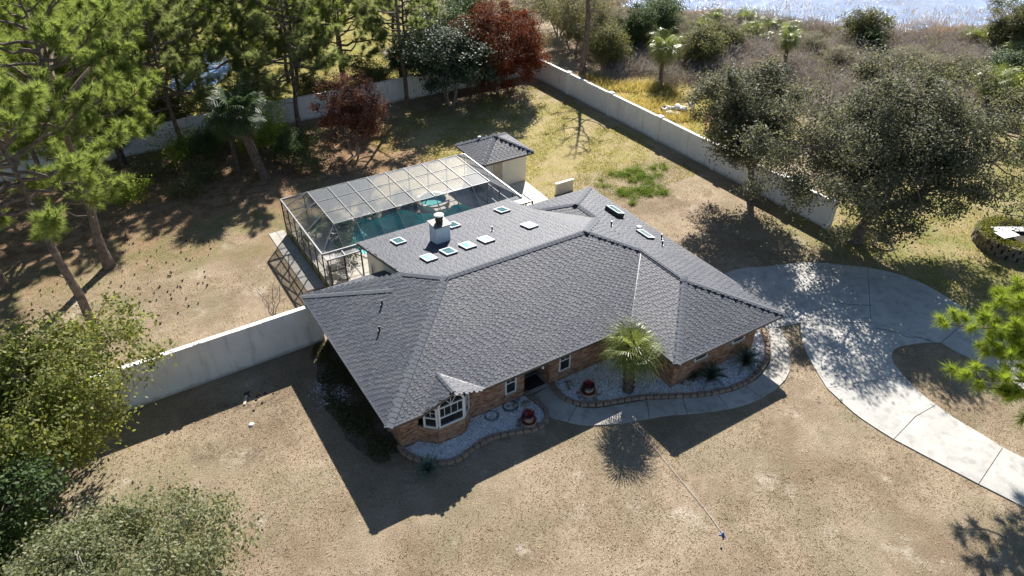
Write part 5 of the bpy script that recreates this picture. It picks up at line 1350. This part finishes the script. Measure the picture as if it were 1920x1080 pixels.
# magnolia and rust trees at the back of the yard
broadleaf('magnolia_tree', (22.35, 36.54), 7.4, 4.2, 'dark glossy round tree with many bare stems before the back wall', 'tree', M['magnolia'], M['pale_bark'], 201, 190, 26000, .23, .42, .09, .2, None, bottom=-.55, stems=5, limbs=10, cz=4.4, rz=3.2)
broadleaf('rust_tree', (27.79, 37.24), 8.2, 4.5, 'large dense rust red tree in the corner of the white walls', 'tree', M['rust_leaf'], M['pale_bark'], 202, 320, 46000, .23, .36, .2, .12, None, bottom=-.8, shell=3.2, limbs=9, cz=4.35, rz=4.0, aspect=.35, lump=.06)
broadleaf('rust_tree', (10.68, 30.56), 6.2, 2.45, 'smaller rust brown tree with pale stems behind the pool cage', 'tree', M['rust_dark'], M['pale_bark'], 203, 130, 19000, .19, .3, .08, .2, None, bottom=-.75, shell=2.4, limbs=8, stems=3, cz=3.75, rz=2.75, aspect=.35, lump=.12)

# the two oaks by the drive
broadleaf('oak_tree', (32.07, 9.13), 9.9, 3.7, 'grey green oak with upright crown in front of the long white wall', 'tree', M['oak_leaf'], M['oak_bark'], 211, 160, 50000, .165, .42, .27, .26, 'oaks by the long white wall', bottom=-.7, off=(-.9, 1.1), limbs=7, cz=5.9, rz=4.0, squash=(1, 1))
broadleaf('oak_tree', (33.49, 1.58), 10.4, 8.0, 'broad spreading grey green oak at the end of the long white wall', 'tree', M['oak_leaf'], M['oak_bark'], 212, 320, 122000, .17, .50, .40, .2, 'oaks by the long white wall', bottom=-.6, off=(1.2, -.3), limbs=11, cz=6.3, rz=4.3, squash=(1.0, .95), lump=.3)

# oaks of the front corner
broadleaf('oak_tree', (-12.2, 6.6), 7.4, 4.0, 'yellow green oak overhanging the tall stucco wall', 'tree', M['yellow_oak'], M['oak_bark'], 221, 210, 36000, .175, .40, .2, .25, 'oaks in the front corner', bottom=-.8, off=(.6, .3), cz=4.4, rz=3.3, limbs=8, lump=.3)
broadleaf('oak_tree', (-14.2, 2.6), 5.6, 3.0, 'darker green oak between the yellow green oak and the frame edge', 'tree', M['bush'], M['oak_bark'], 222, 120, 18000, .18, .38, .16, .25, 'oaks in the front corner', bottom=-.8, cz=3.4, rz=2.6)
broadleaf('oak_tree', (-11.0, -2.2), 5.8, 3.6, 'silvery grey green oak crown seen from above at the bottom corner', 'tree', M['grey_oak'], M['pale_bark'], 223, 260, 54000, .13, .36, .18, .25, 'oaks in the front corner', bottom=-.6, off=(.3, -.4), cz=3.9, rz=2.3, squash=(1.1, .95), limbs=9)

# thicket trees beyond the wall corner and along the lake
TH = [((36.5, 45.5), 8.2, 3.4, 'W', 'feathery grey green tree right behind the large rust red tree'), ((41.5, 43.5), 8.6, 3.4, 'W', 'grey willow like tree behind the bare dark trunk'), ((34.5, 52.5), 8.0, 3.6, 'W', 'pale grey green tree farthest behind the large rust red tree'),
      ((44, 50), 7.4, 3.4, 'W', 'hazy grey tree near the lake left of the green shrubs'), ((30, 47), 7.6, 3.2, 'B', 'dark evergreen between magnolia and rust red tree'), ((25, 43.5), 7.4, 3.4, 'B', 'dark evergreen behind the magnolia'),
      ((48, 40.5), 5.2, 2.2, 'B', 'upright dark green shrub near the lake shore'), ((53, 42.5), 4.8, 2.2, 'B', 'dense green shrub tree on the lake bank'), ((50.5, 33.0), 4.4, 2.3, 'O', 'olive shrub tree right of the full green palm'), ((56, 36), 3.4, 2.0, 'O', 'smaller olive shrub on the brush slope'),
      ((41.5, 37.5), 4.6, 2.0, 'O', 'yellowish shrub at the wall behind the bare trunk'), ((72.5, 29), 4.2, 2.4, 'O', 'olive shrub on the lake edge amid purple brush'), ((86, 19.5), 5.2, 3.2, 'O', 'olive green tree at the lake edge toward the right'), ((80, 9), 5.0, 3.0, 'Y', 'yellow green shrub tree right of the sunlit palm'), ((88, 10), 5.2, 3.0, 'B', 'green tree at the right end of the brush'),
      ((57, 2.2), 2.2, 1.6, 'B', 'round green bush on the lawn behind the big oak'), ((62, 3.4), 2.0, 1.7, 'Y', 'yellow green bush beside the lawn at the brush edge'), ((46.5, 45), 6.2, 2.6, 'W', 'grey leafless looking tree by the bare trunk'), ((52, -1), 1.4, 1.3, 'B', 'small dark bush on the lawn right of the oak crown')]
tp_ = {}
for i, (b, h, r, k, lb) in enumerate(TH):
    small = h < 5
    if (k, small) not in tp_:
        m_ = {'W': M['willow'], 'B': M['bush'], 'O': M['olive_bush'], 'Y': M['yellow_oak']}[k]
        tp_[(k, small)] = (broadleaf('shrub' if small else 'tree', b, h, r, lb, 'shrub' if small else 'tree', m_, M['pale_bark'] if k == 'W' else M['oak_bark'], 240 + i, 120, 20000 if not small else 11000, .20 if k != 'W' else .15, .42, .1, .15, 'trees and shrubs toward the lake', bottom=-.9, stems=3 if k == 'W' else 1, limbs=8, cz=h * .52, rz=h * .48), h, r)
    else:
        o, h0, r0 = tp_[(k, small)]; c_ = copy_tree_to(o, b, R0.uniform(0, 6.28), 1, lb, 'trees and shrubs toward the lake'); c_.scale = (r / r0, r / r0, h / h0)
MORE = [((42.83, 38.13), 2.6, 1.6, 'W', 'greyish shrub beside the wall left of the full green palm'), ((48.15, 40.44), 3.6, 1.9, 'O', 'olive shrub crowding the left side of the full green palm'), ((50.02, 34.33), 3.4, 2.0, 'W', 'grey twiggy shrub right of the full green palm'), ((53.96, 35.92), 3.0, 1.9, 'B', 'dark shrub right of the olive shrub tree by the palm'),
        ((57.78, 35.98), 2.2, 1.7, 'O', 'low olive shrub above the oak with upright crown'), ((65.20, 30.49), 2.0, 1.6, 'W', 'grey low shrub right of the palm with the dead skirt'), ((63.77, 25.85), 2.0, 1.8, 'W', 'pale grey shrub in the purple brush left of the lone low palm'), ((68.69, 20.92), 2.4, 2.1, 'W', 'wide grey shrub in the brush above the broad oak'),
        ((67.72, 17.60), 2.6, 2.2, 'W', 'grey brown shrub mound left of the broad sunlit palm'), ((70.12, 16.19), 2.4, 2.0, 'O', 'olive shrub touching the broad sunlit palm'), ((72.80, 12.76), 3.6, 2.4, 'B', 'dark green shrub right of the broad sunlit palm'), ((66.96, 8.67), 3.0, 2.2, 'Y', 'yellow green shrub on the lawn edge beyond the sunlit palm'),
        ((84.44, 19.26), 3.2, 2.2, 'O', 'olive shrub among the palmettos at the far end'), ((58.84, 48.34), 3.4, 2.2, 'B', 'green shrub on the bank behind the full green palm'), ((54.39, 41.56), 3.0, 2.0, 'W', 'grey shrub just behind the full green palm')]
for b, h, r, k, lb in MORE:
    o, h0, r0 = next((tp_[q] for q in ((k, True), (k, False)) if q in tp_)); c_ = copy_tree_to(o, b, R0.uniform(0, 6.28), 1, lb, 'trees and shrubs toward the lake'); c_.scale = (r / r0, r / r0, h / h0); c_['category'] = 'shrub'
# bare dark trunk that leaves the frame
pine((38.0, 37.2), 15.5, 'tall dark trunk with sparse dead twigs beyond the long wall', 270, .5, 2.6, (.3, .2), 22, 1.2, .3, .33, M['needle_dark'], None, 18, 10)
# leafless sapling by the cage
sg = np.random.default_rng(77); sap = empty('bare_sapling', (-1.15, 13.2, 0)); tag(sap, 'leafless branching sapling on the dry lawn beside the cage strip', 'sapling')
a = Acc()
for k in range(6):
    an = k * 1.05 + sg.uniform(-.3, .3); L = sg.uniform(1.4, 2.7); e = np.array((math.cos(an) * L * .38, math.sin(an) * L * .38, L)); P = bent((0, 0, 0), e, sg, 9, .3); tube(a, P, np.linspace(.032, .008, 9), 5)
    for j in range(6):
        m_ = int(sg.integers(3, 8)); b_ = P[m_]; e2 = b_ + sg.normal(size=3) * .3 + (0, 0, .35); tube(a, bent(b_, e2, sg, 5, .3), np.linspace(.012, .004, 5), 4)
a.build('stems', M['pale_bark'], sap)
# planting inside the cage
for i, (b, s, lb) in enumerate((((3.6, 19.8), .9, 'dark fan leaved plant in the back corner of the pool cage'), ((5.0, 19.9), .8, 'dark fan leaved plant along the back of the pool cage'), ((10.2, 20.9), .7, 'fan leaved plant behind the middle of the pool'), ((7.6, 21.0), .7, 'fan leaved plant between pool and back screen'))):
    g = np.random.default_rng(300 + i); r = empty('fan_plant', (*b, .05)); tag(r, lb, 'plant', 'fan plants round the pool')
    for k in range(13):
        link_mesh('frond', fd[k % 3], r, Matrix.Translation((0, 0, .15)) @ Matrix.Rotation(k * 2.4, 4, 'Z') @ Matrix.Rotation(-g.uniform(.2, 1.2), 4, 'Y') @ Matrix.Scale(s * g.uniform(.8, 1.1), 4))
for i, (b, h) in enumerate((((4.6, 16.6), 1.0), ((4.9, 18.1), .9), ((5.6, 19.8), .8), ((9.2, 20.9), .7), ((10.9, 20.5), .6))):
    broadleaf('shrub', b, h, h * .8, 'dark low shrub planted on the rocky edge of the pool', 'shrub', M['bush'], M['oak_bark'], 320 + i, 26, 1500, .10, .2, .02, .1, 'shrubs round the pool', limbs=4, stems=2)
for k in range(26):
    s_ = k / 26; q = POOL[int(s_ * len(POOL))]; 
    if q[1] < 17 or q[0] > 11: continue
    q = C2 + (q - C2) * 1.12; rock((*q, .05), R0.uniform(.14, .3), 'dark rock on the planted rim of the pool', 'rock', 'rock', 'rocks round the pool', .7, 400 + k)

# ------------------------------------------------------------------ ground cover that nobody could count
g = np.random.default_rng(500)
NOGRASS = [lambda P: inside(P, np.array([(.3, .3), (12.6, .3), (13.4, -2.9), (19.7, -2.9), (19.7, 12.4), (15.7, 12.8), (15.7, 20), (19.8, 20), (19.8, 23.2), (16.3, 23.2), (16.3, 21.6), (1.2, 22.2), (1.2, 13), (.3, 10)])),
           lambda P: inside(P, np.array(bedL)), lambda P: inside(P, np.array(bedR)),
           lambda P: inside(P, np.array(sum(wo, []) + sum(wi, [])[::-1]))]
drive_poly = [np.array(p) for p in ([(21.27, -1.78), (22.10, 0.16), (22.09, 2.00), (22.90, 3.13), (24.47, 3.19), (26.25, 2.45), (28.87, 1.35), (31.43, -0.84), (32.74, -3.86), (32.49, -6.14), (32.23, -7.03), (28.35, -7.50), (26.83, -6.73), (25.37, -6.65), (24.27, -8.04), (23.71, -10.09), (23.72, -12.31), (23.90, -14.09), (24.35, -17.68), (22.30, -18.90), (21.20, -15.58), (20.74, -13.82), (20.31, -11.94), (19.95, -10.36), (19.85, -8.33), (20.18, -6.57), (21.11, -4.87), (22.12, -3.48), (23.29, -2.41)],
                                    [(32.23, -7.03), (32.17, -7.85), (31.81, -10.04), (31.37, -12.36), (30.56, -15.54), (27.91, -16.20), (28.35, -13.77), (28.42, -11.78), (28.65, -10.08), (28.34, -8.37), (28.35, -7.50)])]
def free(P):
    k = np.ones(len(P), bool)
    for f_ in NOGRASS: k &= ~f_(P)
    for q in drive_poly: k &= ~inside(P, q)
    return k
def fbm(P, s, seed):
    r = np.random.default_rng(seed); v = np.zeros(len(P))
    for o in range(5):
        k = r.normal(size=(2, 2)) * s * 1.9 ** o; ph = r.uniform(0, 6.28, 2)
        v += (np.sin(P @ k[0] + ph[0]) * np.sin(P @ k[1] + ph[1])) / 1.5 ** o
    return v
NEAR = [(-16, -18), (20, -20), (40, -12), (42, 6), (33, 8), (33, 39), (-14, 39), (-14, 10)]
# dry turf
M['dry_grass'] = leaf_mat('dry_grass', [(.20, .15, .10), (.31, .245, .175), (.40, .33, .245), (.235, .18, .115), (.20, .18, .095), (.58, .50, .39)], .8, .25, .15, (.28, .21, .13))
P = scatter(NEAR, 260000, g); d = np.linalg.norm(P - CAM[:2], axis=1)
P = P[free(P) & (g.random(len(P)) < np.clip(34 / (d + 8), .15, 1)) & (fbm(P, .5, 1) > -.9 + .7 * g.random(len(P)))]
n = len(P); b = np.c_[P, np.zeros(n)]; h = g.uniform(.03, .09, n); tp = b + np.c_[g.normal(size=(n, 2)) * .07, h]
a = Acc(); blades(a, b, tp, g.uniform(.014, .034, n), g); tag(a.build('dry_turf', M['dry_grass']), kind='stuff'); print('turf', n)
# fallen leaves
M['fallen'] = leaf_mat('fallen', [(.40, .30, .18), (.52, .42, .28), (.30, .19, .10), (.60, .52, .38), (.22, .13, .07)], .6, .15, .3)
P = scatter(NEAR, 60000, g); dens = .14 + .55 * (fbm(P, .35, 2) > .3) + .5 * np.exp(-((P[:, 0] - 27) ** 2 + (P[:, 1] - 6) ** 2) / 90) + .6 * (P[:, 1] > 28) * (P[:, 0] < 14) + .5 * np.exp(-((P[:, 0] - 27) ** 2 + (P[:, 1] + 2) ** 2) / 120)
P = P[free(P) & (g.random(len(P)) < dens)]
a = Acc(); leaves(a, np.c_[P, .02 + .02 * g.random(len(P))], .07, g, .45, 3); tag(a.build('fallen_leaves', M['fallen']), kind='stuff'); print('leaves', len(P))
# yellow green grass of the back yard and the east lawn
M['green_grass'] = leaf_mat('green_grass', [(.15, .16, .03), (.22, .22, .05), (.30, .27, .08), (.18, .18, .04), (.36, .30, .12)], .7, .35, .2)
P = np.concatenate([scatter([(14, 14), (32, 14), (32.8, 37), (12, 36)], 52000, g), scatter([(33, 6), (31, -4), (36, -9), (70, -4), (66, 10)], 42000, g), scatter([(34, 33), (34, 17), (47, 14), (46, 30)], 26000, g)])
P = P[free(P) & (fbm(P, .4, 3) > -.4 + .8 * g.random(len(P)))]; n = len(P); b = np.c_[P, np.zeros(n)]
a = Acc(); blades(a, b, b + np.c_[g.normal(size=(n, 2)) * .05, g.uniform(.04, .13, n)], g.uniform(.03, .06, n), g); tag(a.build('green_turf', M['green_grass']), kind='stuff')
# bright green weeds
M['weed'] = leaf_mat('weed', [(.08, .14, .012), (.13, .20, .018), (.20, .26, .035), (.07, .12, .015)], .5, .4, .4)
wp = [np.array(p) for p in [(25.89, 17.44), (26.23, 17.03), (26.71, 16.73), (27.57, 17.07), (28.26, 17.31), (28.31, 16.62), (26.35, 15.92), (27.22, 15.60), (27.93, 15.69), (28.93, 15.61), (29.50, 16.56), (30.10, 16.31), (26.06, 14.48), (25.36, 14.32), (24.93, 14.58), (26.53, 14.20), (27.38, 14.28), (27.74, 14.87), (27.54, 13.59), (27.03, 13.31), (25.81, 13.66), (24.69, 14.53), (24.49, 16.32), (24.55, 13.48), (27.41, 16.31), (26.36, 13.71)]]
C_ = []
for q in wp:
    for k in range(5): C_.append(np.r_[q + g.normal(size=2) * .28, 0] + g.normal(size=(130, 3)) * g.choice([.12, .2, .34]) * (1, 1, 0) + np.c_[np.zeros((130, 2)), np.abs(g.normal(size=130)) * .12])
a = Acc(); leaves(a, np.concatenate(C_), .075, g, .6, .6); tag(a.build('weed_patch', M['weed']), kind='stuff')
# pine cones
M['cone'] = simple('cone', (.05, .03, .022), (.03, .02, .015), 9, .9)
ca = Acc(); lathe(ca, [(.02, 0), (.05, .03), (.055, .07), (.035, .11), (.0, .14)], (0, 0, 0), 6); cm = ca.mesh('pine_cone', M['cone'])
P = scatter([(-12.43, 19.84), (-11.17, 26.63), (-6.35, 28.31), (-1.87, 23.98), (-3.83, 16.90), (-8.06, 15.02), (-11.13, 16.91)], 130, g)
for q in P:
    o = link_mesh('pine_cone', cm); o.location = (*q, .05); o.rotation_euler = (1.45, 0, g.uniform(0, 6.28)); s_ = g.uniform(.6, 1.0); o.scale = (s_, s_, s_); tag(o, 'dark pine cone lying on the dry lawn beneath the tall pines', 'pine cone', 'pine cones under the pines')
# golden grass tufts east of the wall and field beyond the back wall
M['gold_grass'] = leaf_mat('gold_grass', [(.29, .22, .08), (.36, .28, .11), (.23, .21, .07), (.42, .34, .17)], .7, .4, .2)
P = np.concatenate([scatter([(34.2, 37), (34.2, 24), (41, 21), (43, 30), (40, 36)], 15000, g), scatter([(0, 45), (30, 42), (32, 70), (-4, 80)], 30000, g)])
P = P[fbm(P, .8, 5) > -.3 + .5 * g.random(len(P))]
n = len(P); b = np.c_[P, np.zeros(n)]; h = g.uniform(.15, .65, n) * np.where(P[:, 0] > 33.5, 1.1, .55)
a = Acc(); blades(a, b, b + np.c_[g.normal(size=(n, 2)) * .22 * h[:, None] * 1.6, h], .05, g); tag(a.build('golden_grass', M['gold_grass']), kind='stuff')
# grey purple leafless brush between the lawn and the lake
M['brush'] = leaf_mat('brush', [(.17, .135, .13), (.26, .22, .215), (.36, .315, .31), (.2, .16, .15), (.27, .2, .17)], .8, .1, .2, (.33, .30, .31))
BR = [(42, 41), (41, 34), (46.5, 23), (52, 14), (60, 6.5), (72, 5), (90, 6), (108, 12), (97, 22), (87, 25), (78, 30), (74, 38), (67, 46), (58, 54), (50, 58), (46, 50)]
cl = scatter(BR, 2050, g); cl = cl[fbm(cl, .25, 6) > -1.0]
V0, V1 = [], []
for q in cl:
    hh = g.uniform(.5, 1.2) * (1.7 + 1.1 * math.sin(q[0] * .9) * math.sin(q[1] * 1.1)); k = 105; dr_ = unit(g.normal(size=(k, 3)) * (1, 1, .55) + (0, 0, .75)); st = np.r_[q, 0] + g.normal(size=(k, 3)) * (.35, .35, 0) + dr_ * g.uniform(.0, hh * .75, (k, 1)); st[:, 2] = np.abs(st[:, 2])
    V0.append(st); V1.append(st + unit(dr_ + g.normal(size=(k, 3)) * .6) * g.uniform(.3, .9, (k, 1)))
a = Acc(); blades(a, np.concatenate(V0), np.concatenate(V1), .05, g); tag(a.build('leafless_brush', M['brush']), kind='stuff')
# low greenery mixed into the brush
P = scatter(BR, 900, g); P = P[fbm(P, .3, 9) > .05]; C_ = (np.c_[P, np.full(len(P), .5)][:, None] + g.normal(size=(len(P), 60, 3)) * (.45, .45, .4)).reshape(-1, 3); C_[:, 2] = np.abs(C_[:, 2])
a = Acc(); leaves(a, C_, .15, g); tag(a.build('brush_leaves', M['olive_bush']), kind='stuff')
# reeds and floating dead leaves whose white tones paint in the lake sparkle
M['reed'] = leaf_mat('reed', [(.27, .18, .12), (.36, .26, .18), (.20, .13, .09), (.42, .34, .26)], .7, .25, .2)
sh = resample(np.array(SHORE[1:13], float), .7); inl = np.array((.55, .75)); 
P = sh[g.integers(0, len(sh), 26000)] + inl * (np.where(g.random(26000) < .62, g.gamma(1.4, 2.2, 26000), g.uniform(0, 55, 26000))[:, None] - 2.5) + g.normal(size=(26000, 2)) * .8
P = P[fbm(P, .55, 7) > -.25 + .9 * g.random(len(P)) * np.clip((P - sh[0]) @ inl / 40, 0, 1)]; n = len(P); b = np.c_[P, np.zeros(n)]; h = g.uniform(.2, .8, n)
a = Acc(); blades(a, b, b + np.c_[g.normal(size=(n, 2)) * .3 * h[:, None], h], .055, g); tag(a.build('reeds', M['reed']), kind='stuff')
M['sparkle_leaf'] = leaf_mat('sparkle_leaf', [(.55, .52, .48), (.72, .7, .68), (.42, .36, .3), (.8, .78, .76)], .35, .1, .6)
P = scatter([tuple(p) for p in lake_poly if p[0] < 200] + [(200, 30), (200, 160), (60, 160)], 26000, g); P = P[(fbm(P, .22, 8) > -.2 + .8 * g.random(len(P)))]
a = Acc(); leaves(a, np.c_[P, .03 + .03 * g.random(len(P))], .26, g, .7, 1.4); tag(a.build('sparkle_leaves', M['sparkle_leaf']), kind='stuff')
# sticks in the litter under the palms
a = Acc(); P = scatter([(-8, 29), (9, 27), (9, 36), (-8, 37)], 260, g)
for q in P:
    an = g.uniform(0, 6.28); l = g.uniform(.25, .9); tube(a, [(*q, .03), (q[0] + l * math.cos(an), q[1] + l * math.sin(an), .05)], .014, 4)
tag(a.build('fallen_sticks', M['pale_bark']), kind='stuff')
print('done', len(bpy.data.objects))
